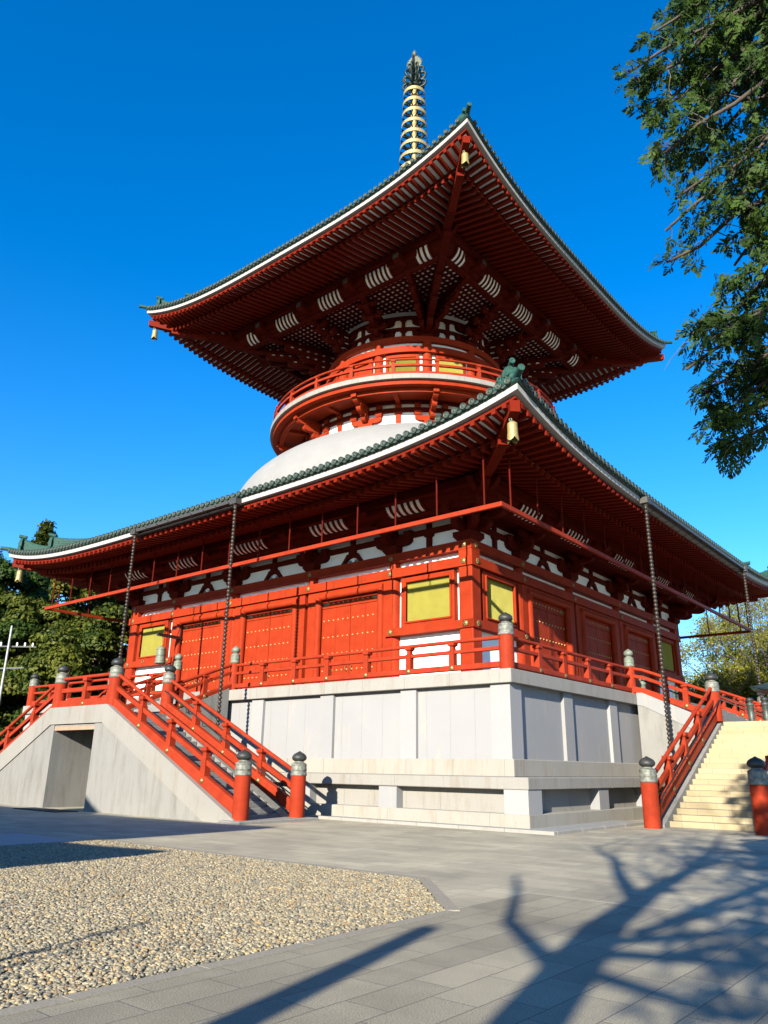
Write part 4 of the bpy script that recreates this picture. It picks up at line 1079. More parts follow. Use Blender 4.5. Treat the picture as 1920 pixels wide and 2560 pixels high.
# ---- newel caps ------------------------------------------------------------
def newel(parent, x, y, z0, zr, r=.33, pale=False, rz=0):
    r *= .74
    n_ = MB(); n_.lathe([(r, z0), (r, zr)], 24); n_.lathe([(0, zr), (r, zr)], 24, smooth=False)
    o = n_.build("newel_post", M['rail_red'], parent, (x, y, 0))
    c = MB(); k = r / .33 * 1.03; prof = [(.335, 0), (.35, .01), (.35, .06), (.325, .08), (.33, .16), (.34, .175), (.34, .21), (.325, .225), (.325, .33), (.335, .345), (.30, .375), (.24, .40), (.19, .42), (.185, .445)]
    c.lathe([(a * k, zr + z) for a, z in prof], 24, (0, 0, 0), 0)
    kn = [(.185, .445), (.23, .46), (.285, .49), (.315, .54), (.31, .585), (.27, .64), (.20, .685), (.11, .72), (.04, .75), (.0, .77)]
    c.lathe([(a * k, zr + z) for a, z in kn], 24, (0, 0, 0), 1)
    c.build("newel_cap", [M['bronze'], M['bronze']] if pale else [M['capmid'], M['capdark']], o)
    return o
pm_cache = {}
def post_at(parent, x, y, zb, zm, zt, rz=0, w1=.27):
    key = (round(zm - zb, 3), round(zt - zm, 3), w1)
    if key not in pm_cache: pm_cache[key] = post_mb(0, zm - zb, zt - zb, w1).mesh("baluster", M['rail_red'])
    return link("baluster", pm_cache[key], parent, (x, y, zb), rz)
rs_me = MB().lathe([(0, .045), (.03, .045), (.04, .03), (.07, .03), (.085, .012), (.09, 0)], 12, axis=AX).mesh("rosette", M['brass'])

def rail_run(parent, a, b, posts, base=(.08, .27), mid=(.65, .77), top=1.06, wd=.19, cap=True, boss=0, w1=.21, sides=(1,)):
    """rails from a to b (floor points); posts: fractions along the run"""
    a = Vector(a); b = Vector(b); up = Vector((0, 0, 1)); d = b - a; h = Vector((d.x, d.y, 0)).normalized(); ang = math.atan2(h.y, h.x)
    m = MB(); m.vbeam(a + up * base[0], b + up * base[0], wd, base[1] - base[0]); o = bev(m.build("bottom_rail", M['rail_red'], parent), .03 if base[1] - base[0] < .3 else .05, 2)
    m = MB(); m.vbeam(a + up * mid[0], b + up * mid[0], .15, mid[1] - mid[0]); bev(m.build("middle_rail", M['rail_red'], parent), .012)
    m = MB(); m.tube([a + up * top, b + up * top], .068, 12); m.build("top_rail", M['rail_red'], parent)
    for f in posts:
        p = a + d * f; post_at(parent, p.x, p.y, p.z + base[0] + .02, p.z + mid[1] - .002, p.z + top - .035, ang, w1)
        for sgn in sides:
            q = p + Vector((h.y, -h.x, 0)) * (sgn * (wd / 2 + .002)) + up * ((base[0] + base[1]) / 2)
            link("rosette", rs_me, o, q, ang if sgn > 0 else ang + math.pi)

# ---- terrace balustrades ----------------------------------------------------
HB = 15.56
def spaced(L, first, step): return [v / L for v in np.arange(first, L - .5, step)]
t = thing("balustrade", "sunlit vermilion balustrade on the stone terrace between the corner post and the double stair", "balustrade", (0, 0, 0), 0, "terrace balustrades")
newel(t, HB, -HB, Z0, 5.78, .33)
newel(t, 2.05, -HB, Z0, 5.84, .26, True)
rail_run(t, (2.05, -HB, Z0), (HB, -HB, Z0), [(x - 2.05) / (HB - 2.05) for x in (3.9, 5.79, 7.61, 9.61, 11.6, 13.45)])
t = thing("balustrade", "vermilion balustrade on the terrace in front of the yellow window and hanging bell", "balustrade", (0, 0, 0), 0, "terrace balustrades")
newel(t, -2.05, -HB, Z0, 5.84, .26, True); newel(t, -HB, -HB, Z0, 5.78, .33)
rail_run(t, (-HB, -HB, Z0), (-2.05, -HB, Z0), [(x + HB) / (HB - 2.05) for x in (-13.45, -11.6, -9.61, -7.61, -5.79, -3.9)])
t = thing("balustrade", "shaded red balustrade on the terrace before the dark doors, corner post to yellow stairs", "balustrade", (0, 0, 0), 0, "terrace balustrades")
newel(t, HB, -5.38, Z0, 5.83, .27, True)
rail_run(t, (HB, -HB + .3, Z0), (HB, -5.38, Z0), [(y + HB - .3) / (HB - .3 - 5.38) for y in (-13.46, -11.6, -9.57, -7.57)])
t = thing("balustrade", "farthest red balustrade on the terrace, past the yellow stairs by the spring tree", "balustrade", (0, 0, 0), 0, "terrace balustrades")
newel(t, HB, 5.38, Z0, 5.83, .27, True); newel(t, HB, HB, Z0, 5.78, .33)
rail_run(t, (HB, 5.38, Z0), (HB, HB, Z0), [.2, .4, .6, .8])

# ---- staircases -------------------------------------------------------------
def handrail(parent, pts, n_br=4):
    m = MB(); pts = [Vector(p) for p in pts]
    m.tube(pts, .028, 8)
    o = m.build("handrail", M['dark'], parent)
    return o
def stair_rail(t, foot, top, floor_foot, floor_top, posts, boss_side):
    """sloping rail between two newel posts: heavy bottom beam, middle beam, round top rail"""
    a = Vector((*foot, floor_foot)); b = Vector((*top, floor_top))
    rail_run(t, a, b, posts, base=(.10, .50), mid=(.80, .97), top=1.36, wd=.24, w1=.23, sides=boss_side)

# double staircase with the doorway
LZ = 3.5; YO, YI = -21.15, -18.8; XT, XF = 1.98, 9.55
ls = thing("double_staircase", "pale stone double staircase with vermilion rails and a doorway under its landing", "staircase")
rise = LZ / 20
for s in (1, -1):
    for i in range(20):
        xa = XF - .55 - .36 * i; z1 = rise * (i + 1)
        m = MB(); x0_, x1_ = sorted((s * (XT - .0), s * xa)) if i == 19 else sorted((s * (xa - .36 - .03), s * xa))
        if i == 19: continue
        m.box(x0_, x1_, YO + .16, YI - .16, max(0, z1 - rise * 1.0), z1); bev(m.build("step", M['concrete'], ls), .012)
m = MB(); m.box(-2.25, 2.25, YO + .14, -18.5, 3.2, LZ); m.build("landing", M['concrete'], ls)
for i in range(6):
    m = MB(); m.box(-1.8, 1.8, -18.2 + i * .42 - .02, -15.7, LZ + .197 * i - .05, LZ + .197 * (i + 1) - (.004 if i == 5 else 0)); bev(m.build("step", M['concrete'], ls), .012)
def xz(y0, y1): return (lambda a, c, tt: (a, tt, c)), y0, y1
def wall_poly(name, poly, y0, y1, mt, par=ls, yz=False):
    m = MB()
    if yz: m.prism(poly, lambda a, c, tt: (tt, a, c), y0, y1)
    else: m.prism(poly, lambda a, c, tt: (a, tt, c), y0, y1)
    return m.build(name, mt, par, fix=True)
fy = YO - .24
# outer wall pieces round the doorway (door x -1.6 .. 1.3)
wall_poly("side_wall", [(1.32, 0), (8.15, 0), (1.85, 3.06), (1.32, 3.06)], fy, YO + .12, M['concrete'])
wall_poly("side_wall", [(-8.15, 0), (-1.62, 0), (-1.62, 3.06), (-1.85, 3.06)], fy, YO + .12, M['concrete'])
# coping bands
for s in (1, -1):
    wall_poly("stair_coping", [(s * 8.15, 0.0), (s * 9.6, 0.0), (s * 9.6, .10), (s * 2.05, 3.72), (s * 0.003, 3.72), (s * 0.003, 3.07), (s * 1.86, 3.07)], fy - .05, YO + .16, M['granite_coping'])
    wall_poly("side_wall", [(s * 9.2, 0), (s * 2.0, 3.62), (s * 2.0, 0)], YI - .14, YI + .24, M['concrete'])
# door passage
m = MB(); 
m.box(-1.95, -1.62, YO + .121, -18.9, 0, 3.06); m.box(1.32, 1.65, YO + .121, -18.9, 0, 3.06); m.box(-1.62, 1.32, -19.2, -18.9, 0, 3.06); m.box(-1.62, 1.32, YO - .2, -19.2, 2.985, 3.06)
m.build("doorway_lining", M['concrete'], ls)
m = MB(); m.box(-1.615, 1.315, fy + .03, fy + .30, 2.84, 2.98); m.build("door_lintel", mat("pinkish_lintel_paint", (.34, .19, .13), .6), ls)
m = MB(); m.box(9.15, 10.1, YO - .5, YI + .45, -.02, .085); bev(m.build("foot_slab", M['granite_coping'], ls), .015)
m = MB(); m.box(-10.1, -9.15, YO - .5, YI + .45, -.02, .085); bev(m.build("foot_slab", M['granite_coping'], ls), .015)
for s in (1, -1):
    for y in (YO, YI):
        newel(ls, s * XF, y, .08, 1.34, .33); newel(ls, s * XT, y, LZ, 4.70, .33)
        stair_rail(ls, (s * XF, y), (s * XT, y), .02, LZ + .02, [.24, .50, .74] if s > 0 else [.26, .5, .76], (1, -1))
rail_run(ls, (-XT, YO, LZ), (XT, YO, LZ), [.5], base=(.16, .5), mid=(.80, .97), top=1.36, wd=.22, w1=.23, sides=(1,))
for s in (1, -1):
    rail_run(ls, (s * 2.0, -18.6, LZ + .02), (s * 2.03, -HB, Z0), [.12, .5], base=(.1, .34), mid=(.74, .87), top=1.13, wd=.24)
    wall_poly("side_wall", [(-18.6, 0), (-15.86, 0), (-15.86, Z0 + .07), (-18.6, LZ + .1)], s * 1.86, s * 2.16, M['concrete'], ls, True)
handrail(ls, [(9.2, YI - .22, .82), (9.05, YI - .22, .95), (2.3, YI - .22, 4.3), (2.1, YI - .22, 4.38)])
m = MB()
for i in range(7):
    f = i / 6; x = 8.9 + (2.5 - 8.9) * f; z = .97 + .53 * (8.9 - x) ** 1 * .935; 
    m.tube([(x, YI - .05, z - .10), (x, YI - .2, z - .10), (x, YI - .22, z + .02)], .014, 5)
m.build("handrail_bracket", M['dark'], ls)
mt_ = MB(); mt_.box(-1.5, 1.6, -22.6, -21.75, .004, .03)
tag(bev(mt_.build("door_mat", M['mat']), .008), "flat black rubber mat on the paving before the stair doorway", "mat")

# monumental stairs on the shaded side
rsn = thing("stone_staircase", "wide yellow stone steps with vermilion rails and dark bronze capped posts", "staircase")
XI, XO = 18.85, 22.0
for s in (1, -1):
    for i in range(20):
        ya = -(12.0 - .36 * i); z1 = .175 * (i + 1)
        y0_, y1_ = (ya, ya + .39) if i < 19 else (ya, ya + .40)
        m = MB(); yy = sorted((s * y0_ * -1 if s < 0 else y0_, s * y1_ * -1 if s < 0 else y1_)) if s > 0 else sorted((-y0_, -y1_))
        m.box(XI + .17, XO - .17, yy[0], yy[1], max(0, z1 - .175), z1 - .0)
        fy_, q_ = (yy[0], -1) if s > 0 else (yy[1], 1)
        y_a, y_b = sorted((fy_ + q_ * .0025, fy_ - q_ * .01)); off = rng.uniform(.1, .9)
        for u in (XI + .2 + off, XI + 1.15 + off, XI + 2.1 + off):
            if u < XO - .25: m.box(u - .007, u + .007, y_a, y_b, z1 - .16, z1 - .004, 1)
        m.box(XI + .18, XO - .18, y_a, y_b, z1 - .174, z1 - .162, 1)  # dark line between steps: joint and nosing shadow, painted as one strip
        m.build("step", [M['step'], M['joint']], rsn)
    a_, b_ = (-12.35, -5.0) if s > 0 else (12.35, 5.0)
    # stone stringers
    for x in (XI, XO):
        wall_poly("stringer", [(s * -12.45, 0), (s * -12.1, 0), (s * -4.9, 3.48), (s * -4.9, 3.62), (s * -5.1, 3.62), (s * -12.45, .08)], x - .2, x + .18, M['concrete'], rsn, True)
        wall_poly("side_wall", [(s * -12.0, 0), (s * -4.9, 0), (s * -4.9, 3.4)], x - .15, x + .15, M['concrete'], rsn, True)
    for x in (XI, XO):
        if s < 0 and x == XO: pass
        yf, yt = (-12.95, -5.45) if s > 0 else (12.95, 5.45)
        newel(rsn, x, yf, 0, 1.31, .34); newel(rsn, x, yt, LZ, 4.62, .34)
        stair_rail(rsn, (x, yf), (x, yt), -.04, LZ - .02, [.24, .47, .70], (1, -1))
    # short flight rails, terrace to landing
    rail_run(rsn, (16.1, s * -5.40, Z0 - .12), (18.85, s * -5.43, LZ - .02), [.33, .62], base=(.1, .36), mid=(.72, .86), top=1.1, wd=.24, sides=(1, -1))
    rail_run(rsn, (HB, s * -5.40, Z0), (16.1, s * -5.40, Z0 - .12), [], base=(.1, .36), mid=(.72, .86), top=1.1, wd=.238)
    wall_poly("side_wall", [(15.86, 0), (18.66, 0), (18.66, LZ + .02), (16.1, Z0 - .02), (15.86, Z0 - .002)], s * -5.62, s * -5.2, M['concrete'], rsn)
    wall_poly("stair_coping", [(18.66, LZ - .62), (18.66, LZ + .06), (16.1, Z0 + .03), (15.86, Z0 + .04), (15.86, Z0 - .46), (16.1, Z0 - .50)], s * -5.65, s * -5.17, M['granite'], rsn)
m = MB(); m.box(18.5, 22.2, -4.83, 4.83, 0, LZ - .004); m.build("landing", M['step'], rsn)
rail_run(rsn, (XO, -5.45, LZ), (XO, 5.45, LZ), [.2, .4, .6, .8], base=(.1, .4), mid=(.8, .95), top=1.25, wd=.25)
for i in range(6):
    m = MB(); m.box(15.80, 18.45 - i * .42, -5.15, 5.15, LZ + .197 * i - .05, LZ + .197 * (i + 1) - (.004 if i == 5 else 0)); bev(m.build("step", M['concrete'], rsn), .012)
for dx, zz in ((.24, .0),):
    handrail(rsn, [(XI + dx, -12.75, .72), (XI + dx, -12.5, .92), (XI + dx, -5.6, 4.28), (XI + dx, -5.35, 4.3)])
    handrail(rsn, [(XO - dx, -12.75, .72), (XO - dx, -12.5, .92), (XO - dx, -5.6, 4.28), (XO - dx, -5.35, 4.3)])
m = MB()
for i in range(6):
    f = (i + .3) / 6; y = -12.5 + 7.0 * f; z = .92 + 3.4 * f; m.tube([(XI + .05, y, z - .1), (XI + .22, y, z - .1), (XI + .24, y, z)], .016, 5)
m.build("handrail_bracket", M['dark'], rsn)
for s in (1, -1):
    for dz in (.62, .82):
        handrail(rsn, [(15.9, s * -5.1, Z0 + dz), (18.6, s * -5.1, LZ + dz)])

# ---- bronze bollards -------------------------------------------------------------
bo = MB(); bo.lathe([(.0, 0), (.16, 0), (.16, .06), (.125, .09), (.125, .68), (.15, .70), (.15, .76), (.11, .79)], 16)
bk_ = MB(); bk_.lathe([(.11, .79), (.09, .82), (.15, .87), (.16, .92), (.12, .98), (0, 1.01)], 16)
bo_me, bk2_me = bo.mesh("shaft", mat("grey_green_bronze_post", (.07, .095, .085), .5, .4, var=.3, scale=8)), bk_.mesh("knob", M['capdark'])
gb_me, gk_me = bo.mesh("shaft", M['bronze']), bk_.mesh("knob", M['bronze'])
for lab, loc, g_ in (("dark bronze bollard on the stair landing next to the capped top post", (19.72, -3.7, LZ), 0), ("dark bronze bollard at the middle of the stair landing edge", (20.28, -3.7, LZ), 0), ("dark bronze bollard on the stair landing below the bronze lantern", (20.85, -3.7, LZ), 0),
                  ("pale green bronze bollard on the terrace behind the short flight rail", (15.0, -2.6, Z0), 1), ("pale green bronze bollard on the terrace seen beyond the middle of the short flight", (15.0, 1.6, Z0), 1)):
    t = thing("bollard", lab, "bollard", loc, 0, "bronze bollards at the stairs"); 
    link("shaft", gb_me if g_ else bo_me, t); link("knob", gk_me if g_ else bk2_me, t)

# ---- bronze lantern at the landing -------------------------------------------------
lt = thing("bronze_lantern", "dark bronze lantern with a wide curved roof beside the stair landing", "lantern", (20.1, .6, LZ))
m = MB(); m.lathe([(0, 0), (.5, 0), (.52, .15), (.4, .25), (.42, .6), (.5, .8), (.44, .95), (.25, 1.0)], 20); m.build("bowl", M['dark'], lt)
m = MB()
for sx in (-1, 1):
    for sy in (-1, 1): m.tube([(sx * .42, sy * .42, .6), (sx * .42, sy * .42, 1.62)], .045, 8)
m.build("post", M['dark'], lt)
m = MB(); rows = []
for i in range(9):
    tt = i / 8; h_ = 1.08 * (1 - tt) + .05; z = 1.6 + .62 * tt ** 1.5
    rows.append([(x * h_, y * h_, z + (.18 * (abs(x * y)) ** 3 * (1 - tt) if True else 0)) for x, y in [(-1, -1), (-.5, -1), (0, -1), (.5, -1), (1, -1), (1, -.5), (1, 0), (1, .5), (1, 1), (.5, 1), (0, 1), (-.5, 1), (-1, 1), (-1, .5), (-1, 0), (-1, -.5), (-1, -1)]])
m.grid(rows, 0, True); m.grid([rows[0], [(x * .9, y * .9, 1.58) for x, y, z in rows[0]]], 0); m.add([(x * .9, y * .9, 1.58) for x, y, z in rows[0][:-1]], [tuple(range(16))])
m.build("roof", mat("dark_green_bronze_roof", (.035, .055, .05), .45, .5, var=.3, scale=6), lt)

# ---- hanging temple bell -------------------------------------------------------------
tb = thing("hanging_bell", "green bronze temple bell hung from a bracket before the yellow window", "bell", (-6.95, -13.2, 6.72))
m = MB(); m.lathe([(.0, .92), (.08, .92), (.17, .88), (.22, .80), (.235, .7), (.25, .35), (.275, .1), (.30, 0), (.27, 0), (.2, .5)], 24)
for z in (.14, .42, .74): m.lathe([(.245 + (.74 - z) * .05, z), (.265 + (.74 - z) * .05, z + .015), (.245 + (.74 - z) * .05, z + .03)], 24)
m.build("bell_body", M['bronze'], tb)
m = MB(); m.tube([(0, 0, .9), (0, 0, 1.0)], .05, 8); m.lathe([(.07 + .02 * math.cos(q), 1.06 + .02 * math.sin(q)) for q in np.linspace(0, 6.28, 8)], 12, axis=AX); m.tube([(0, 0, 1.12), (0, 0, 1.48)], .022, 6); m.build("hanger", M['brass'], tb)
ab = thing("bell_bracket", "dark timber arm fixed to the column that carries the green bell", "bracket", (-7.4, -12.0, 8.2))
m = MB(); m.beam((0.3, .1, .05), (.46, -1.55, .05), .14, .16); m.build("arm", M['dark'], ab)
m = MB(); m.tube([(.3, .05, .75), (.44, -1.3, .12)], .015, 5); m.beam((.3, .02, -.25), (.3, .02, .8), .1, .06); m.build("stay", M['dark'], ab)
# ================================================================ trees, pole
def leaf_mat(name, c1, c2, rough=.55, trans=.25, sc=.35):
    m = bpy.data.materials.new(name); m.use_nodes = True; t = m.node_tree; b = t.nodes["Principled BSDF"]; L = t.links.new; N = t.nodes.new
    tc = N("ShaderNodeTexCoord"); n = N("ShaderNodeTexNoise"); n.inputs["Scale"].default_value = sc; n.inputs["Detail"].default_value = 5; L(tc.outputs["Object"], n.inputs["Vector"])
    g_ = N("ShaderNodeNewGeometry"); ad = N("ShaderNodeMath"); ad.operation = 'MULTIPLY_ADD'; ad.inputs[1].default_value = .45; L(g_.outputs["Random Per Island"], ad.inputs[0]); L(n.outputs["Fac"], ad.inputs[2])
    rp = N("ShaderNodeValToRGB"); e = rp.color_ramp.elements; e[0].position = .45; e[0].color = (*c1, 1); e[1].position = .95; e[1].color = (*c2, 1); L(ad.outputs[0], rp.inputs[0])
    L(rp.outputs[0], b.inputs["Base Color"]); b.inputs["Roughness"].default_value = rough; b.inputs["Specular IOR Level"].default_value = .15
    tr = N("ShaderNodeBsdfTranslucent"); L(rp.outputs[0], tr.inputs[0]); mx = N("ShaderNodeMixShader"); mx.inputs[0].default_value = trans
    out = t.nodes["Material Output"]; L(b.outputs[0], mx.inputs[1]); L(tr.outputs[0], mx.inputs[2]); L(mx.outputs[0], out.inputs[0])
    return m
bark = mat("grey_brown_bark", (.16, .12, .09), .9, var=.3, scale=9, bump=.8, bscale=18, stretch=(1, 1, .3))
bark_dark = mat("dark_bark", (.07, .055, .045), .9, var=.3, scale=9, bump=.6, bscale=18)
bark_pale = mat("pale_bark", (.13, .11, .085), .9, var=.3, scale=9, bump=.6, bscale=18)

def fast_mesh(name, V, F, m, smooth=False):
    """V (n,3), F (k,4) quads"""
    me = bpy.data.meshes.new(name); V = np.asarray(V, np.float32); F = np.asarray(F, np.int32)
    me.vertices.add(len(V)); me.vertices.foreach_set("co", V.ravel()); k, q = F.shape
    me.loops.add(k * q); me.loops.foreach_set("vertex_index", F.ravel()); me.polygons.add(k)
    me.polygons.foreach_set("loop_start", np.arange(0, k * q, q, dtype=np.int32)); me.polygons.foreach_set("loop_total", np.full(k, q, np.int32))
    me.update(calc_edges=True); me.materials.append(m); return me
def leaf_cloud(P, Nrm, size, asp=.55, jit=.6, g=nrg):
    """rhombus leaves at P, roughly facing Nrm"""
    n = len(P); nn = Nrm + g.normal(0, jit, (n, 3)); nn /= np.linalg.norm(nn, axis=1, keepdims=True)
    r = g.normal(size=(n, 3)); a = np.cross(nn, r); a /= np.linalg.norm(a, axis=1, keepdims=True); b = np.cross(nn, a)
    s = (size * g.uniform(.6, 1.35, n))[:, None]
    fold = nn * s * .18
    V = np.stack([P - a * s, P - b * s * asp + fold, P + a * s, P + b * s * asp + fold], 1).reshape(-1, 3)
    F = np.arange(4 * n).reshape(n, 4); return V, F
def rand_dir(n, g=nrg):
    d = g.normal(size=(n, 3)); return d / np.linalg.norm(d, axis=1, keepdims=True)
def limb(mb, p, d, L, r, depth, tips, spread=.6, up=.15, seg=5, kids=3, rg=rng, shrink=.68, minr=.012, n=6):
    p = Vector(p); d = Vector(d).normalized(); pts = [p.copy()]; rs = [r]
    for i in range(seg):
        d = (d + Vector((rg.gauss(0, .12), rg.gauss(0, .12), rg.gauss(0, .10) + up * .2))).normalized()
        p = p + d * (L / seg); pts.append(p.copy()); rs.append(max(minr, r * (1 - .45 * (i + 1) / seg)))
        if depth > 0 and i >= 1 and rg.random() < .45:
            s = Vector((rg.gauss(0, 1), rg.gauss(0, 1), rg.gauss(0, .6))); s = (s - d * s.dot(d)).normalized()
            limb(mb, p, (d + s * (spread * 1.6)).normalized(), L * shrink * rg.uniform(.6, 1), rs[-1] * .6, depth - 1, tips, spread, up, seg, kids, rg, shrink, minr, n)
    mb.tube(pts, rs, n if r > .05 else 4, 0, caps=False)
    if depth <= 0:
        tips.append((p.copy(), d.copy())); tips.append((pts[len(pts) // 2].copy(), d.copy())); return
    for k in range(kids):
        s = Vector((rg.gauss(0, 1), rg.gauss(0, 1), rg.gauss(0, .7))); s = (s - d * s.dot(d)).normalized()
        limb(mb, p, (d + s * spread * rg.uniform(.6, 1.3)).normalized(), L * shrink * rg.uniform(.75, 1.15), rs[-1] * .72, depth - 1, tips, spread, up, seg, kids, rg, shrink, minr, n)

def broadleaf(name, lab, base, H, rad, mats, group, nblob=34, leaf=.30, per=900, seed=1, squash=.8, low=.12):
    """evergreen with cloud-like masses of leaves on limbs"""
    g_ = np.random.default_rng(seed); rg = random.Random(seed)
    t = thing(name, lab, "tree", base, 0, group)
    mb = MB(); mb.tube([(0, 0, -.3), (.1, .1, H * .25), (-.2, .1, H * .5), (0, 0, H * .8)], [H * .03, H * .025, H * .018, H * .006], 9)
    Vs = []; Fs = []; off = 0
    for i in range(nblob):
        zz = H * (low + (1 - low) * (i + .5) / nblob); prof = math.sin(math.pi * min(1, .16 + .84 * (1 - (zz / H - low) / (1 - low)) ** .75 * .62)) 
        a = rg.uniform(0, 2 * math.pi); rr = rad * prof * rg.uniform(.45, .95)
        c = np.array([rr * math.cos(a), rr * math.sin(a), zz - rg.uniform(0, .06) * H]); br = rad * rg.uniform(.26, .42)
        mb.tube([(0, 0, max(.5, zz - rr * .6)), (c[0] * .5, c[1] * .5, zz - rr * .25), tuple(c)], [.16, .10, .03], 5, 0, caps=False)
        for sub in range(4):
            c2 = c + rand_dir(1, g_)[0] * br * .62; b2 = br * g_.uniform(.42, .66)
            n = int(per / 4); d = rand_dir(n, g_); d[:, 2] = np.where(d[:, 2] < -.35, -d[:, 2] * .6, d[:, 2])
            rr_ = b2 * (.72 + .38 * g_.random(n)) ** 1.0
            P = c2 + d * rr_[:, None] * np.array([1, 1, squash])
            V, F = leaf_cloud(P, d + np.array([0, 0, .35]), leaf, .6, .45, g_); Vs.append(V); Fs.append(F + off); off += len(V)
    link("crown", fast_mesh("crown", np.vstack(Vs), np.vstack(Fs), mats[0]), t)
    mb.build("trunk", mats[1], t); return t
lm_d = leaf_mat("dark_evergreen_leaf", (.010, .028, .006), (.050, .085, .012), sc=.25)
lm_o = leaf_mat("olive_evergreen_leaf", (.016, .036, .006), (.095, .105, .013), sc=.25)
G_ = "evergreen trees behind the pagoda"
broadleaf("evergreen_tree", "olive tinted evergreen with cloud like masses behind the hanging red rail", (-29.5, -4.0, 0), 15.6, 7.2, (lm_o, bark), G_, 44, .17, 3200, 3, .8, .28)
broadleaf("evergreen_tree", "dark green broad evergreen behind the utility pole", (-38.5, -7.5, 0), 17.6, 7.0, (lm_d, bark), G_, 44, .17, 2800, 4)
broadleaf("evergreen_tree", "olive evergreen standing farther back in the gap under the eaves", (-34, 4.5, 0), 15.5, 6.5, (lm_o, bark), G_, 36, .19, 2200, 5)
broadleaf("evergreen_tree", "bright leaved lower evergreen right beside the utility pole", (-32.5, -8.8, 0), 12.0, 4.6, (lm_d, bark), G_, 30, .15, 2600, 6, .8, .05)
broadleaf("evergreen_bush", "low dark evergreen bush just behind the stair landing posts", (-24.5, -6.0, 0), 8.0, 3.6, (lm_d, bark), G_, 22, .14, 2000, 8, .8, .05)
broadleaf("evergreen_bush", "low green bush at the foot of the utility pole", (-31.5, -12.5, 0), 7.0, 3.4, (lm_d, bark), G_, 22, .14, 2000, 9, .8, .05)
broadleaf("evergreen_tree", "dark evergreen half hidden behind the column by the hanging bell", (-22.5, 4.5, 0), 13.0, 5.0, (lm_d, bark), G_, 26, .18, 1800, 10)
# conical conifer behind, top showing above the roof
def conifer_far(name, lab, base, H, rad, seed):
    g_ = np.random.default_rng(seed); t = thing(name, lab, "tree", base)
    mb = MB(); mb.tube([(0, 0, 0), (0, 0, H)], [.4, .03], 8); Vs = []; Fs = []; off = 0
    for i in range(56):
        zz = H * (.25 + .75 * i / 56); rr = rad * (1 - (zz / H)) ** .7 + .5
        for j in range(6):
            a = g_.uniform(0, 6.28); L = rr * g_.uniform(.6, 1.05); n = 130
            u = g_.random(n) ** .7; P = np.stack([u * L * math.cos(a), u * L * math.sin(a), zz - .12 * u * L + .2 * u * u * L], 1) + g_.normal(0, .22, (n, 3))
            V, F = leaf_cloud(P, np.tile([0, 0, 1.], (n, 1)), .2, .4, .7, g_); Vs.append(V); Fs.append(F + off); off += len(V)
            mb.tube([(0, 0, zz), (L * math.cos(a), L * math.sin(a), zz + .08 * L)], [.07, .02], 4, 0, caps=False)
    link("crown", fast_mesh("crown", np.vstack(Vs), np.vstack(Fs), lm_o), t); mb.build("trunk", bark, t)
conifer_far("conifer_tree", "distant conifer whose top shows above the green ridge tiles", (-57.0, 3.5, 0), 28.6, 4.2, 21)

# spring trees beyond the stairs
lm_s = leaf_mat("yellow_green_spring_leaf", (.075, .095, .008), (.24, .23, .025), trans=.35, sc=.4)
lm_p = leaf_mat("pale_bud_leaf", (.085, .105, .010), (.23, .22, .025), trans=.35, sc=.4)
def airy(name, lab, base, H, lm, bk__, seed, depth=5, leaves=7, lsz=.10, group=None, spread=.55, r0=.42, kids=3, lean=(0, 0, 1), shrink=.7, sp=.3, L0=None):
    g_ = np.random.default_rng(seed); rg = random.Random(seed)
    t = thing(name, lab, "tree", base, 0, group); mb = MB(); tips = []
    limb(mb, (0, 0, -.2), lean, L0 or H * .34, r0, depth, tips, spread, .2, 4, kids, rg, shrink, .012)
    P = []; D = []
    for p, d in tips:
        for _ in range(leaves):
            P.append(np.array(p) + g_.normal(0, sp, 3)); D.append(np.array(d))
    V, F = leaf_cloud(np.array(P), np.array(D), lsz, .5, 1.0, g_)
    link("crown", fast_mesh("crown", V, F, lm), t); mb.build("trunk", bk__, t)
    return t
G2 = "spring trees beyond the stairs"
airy("spring_tree", "tall airy tree with fresh yellow green leaves behind the far rain chain", (6.0, 36, 0), 17, lm_s, bark_pale, 31, 5, 4, .12, G2, r0=.5)
airy("spring_tree", "gnarled pale trunk tree in young leaf beside the lantern roof", (11.5, 31, 0), 15.5, lm_p, bark_pale, 32, 5, 4, .11, G2, r0=.55)
airy("spring_tree", "nearly bare pale tree with sparse buds rising at the picture edge", (16.5, 36, 0), 19, lm_p, bark_pale, 33, 5, 3, .11, G2, r0=.5)
airy("spring_tree", "small bright green tree low behind the landing rail", (8.4, 30, 0), 10.5, lm_s, bark_pale, 34, 5, 5, .11, G2, r0=.3)
broadleaf("evergreen_bush", "dark clipped bush behind the stair landing below the lantern roof", (13.5, 26, 0), 7.0, 3.2, (lm_d, bark), None, 20, .18, 800, 35, .8, .05)

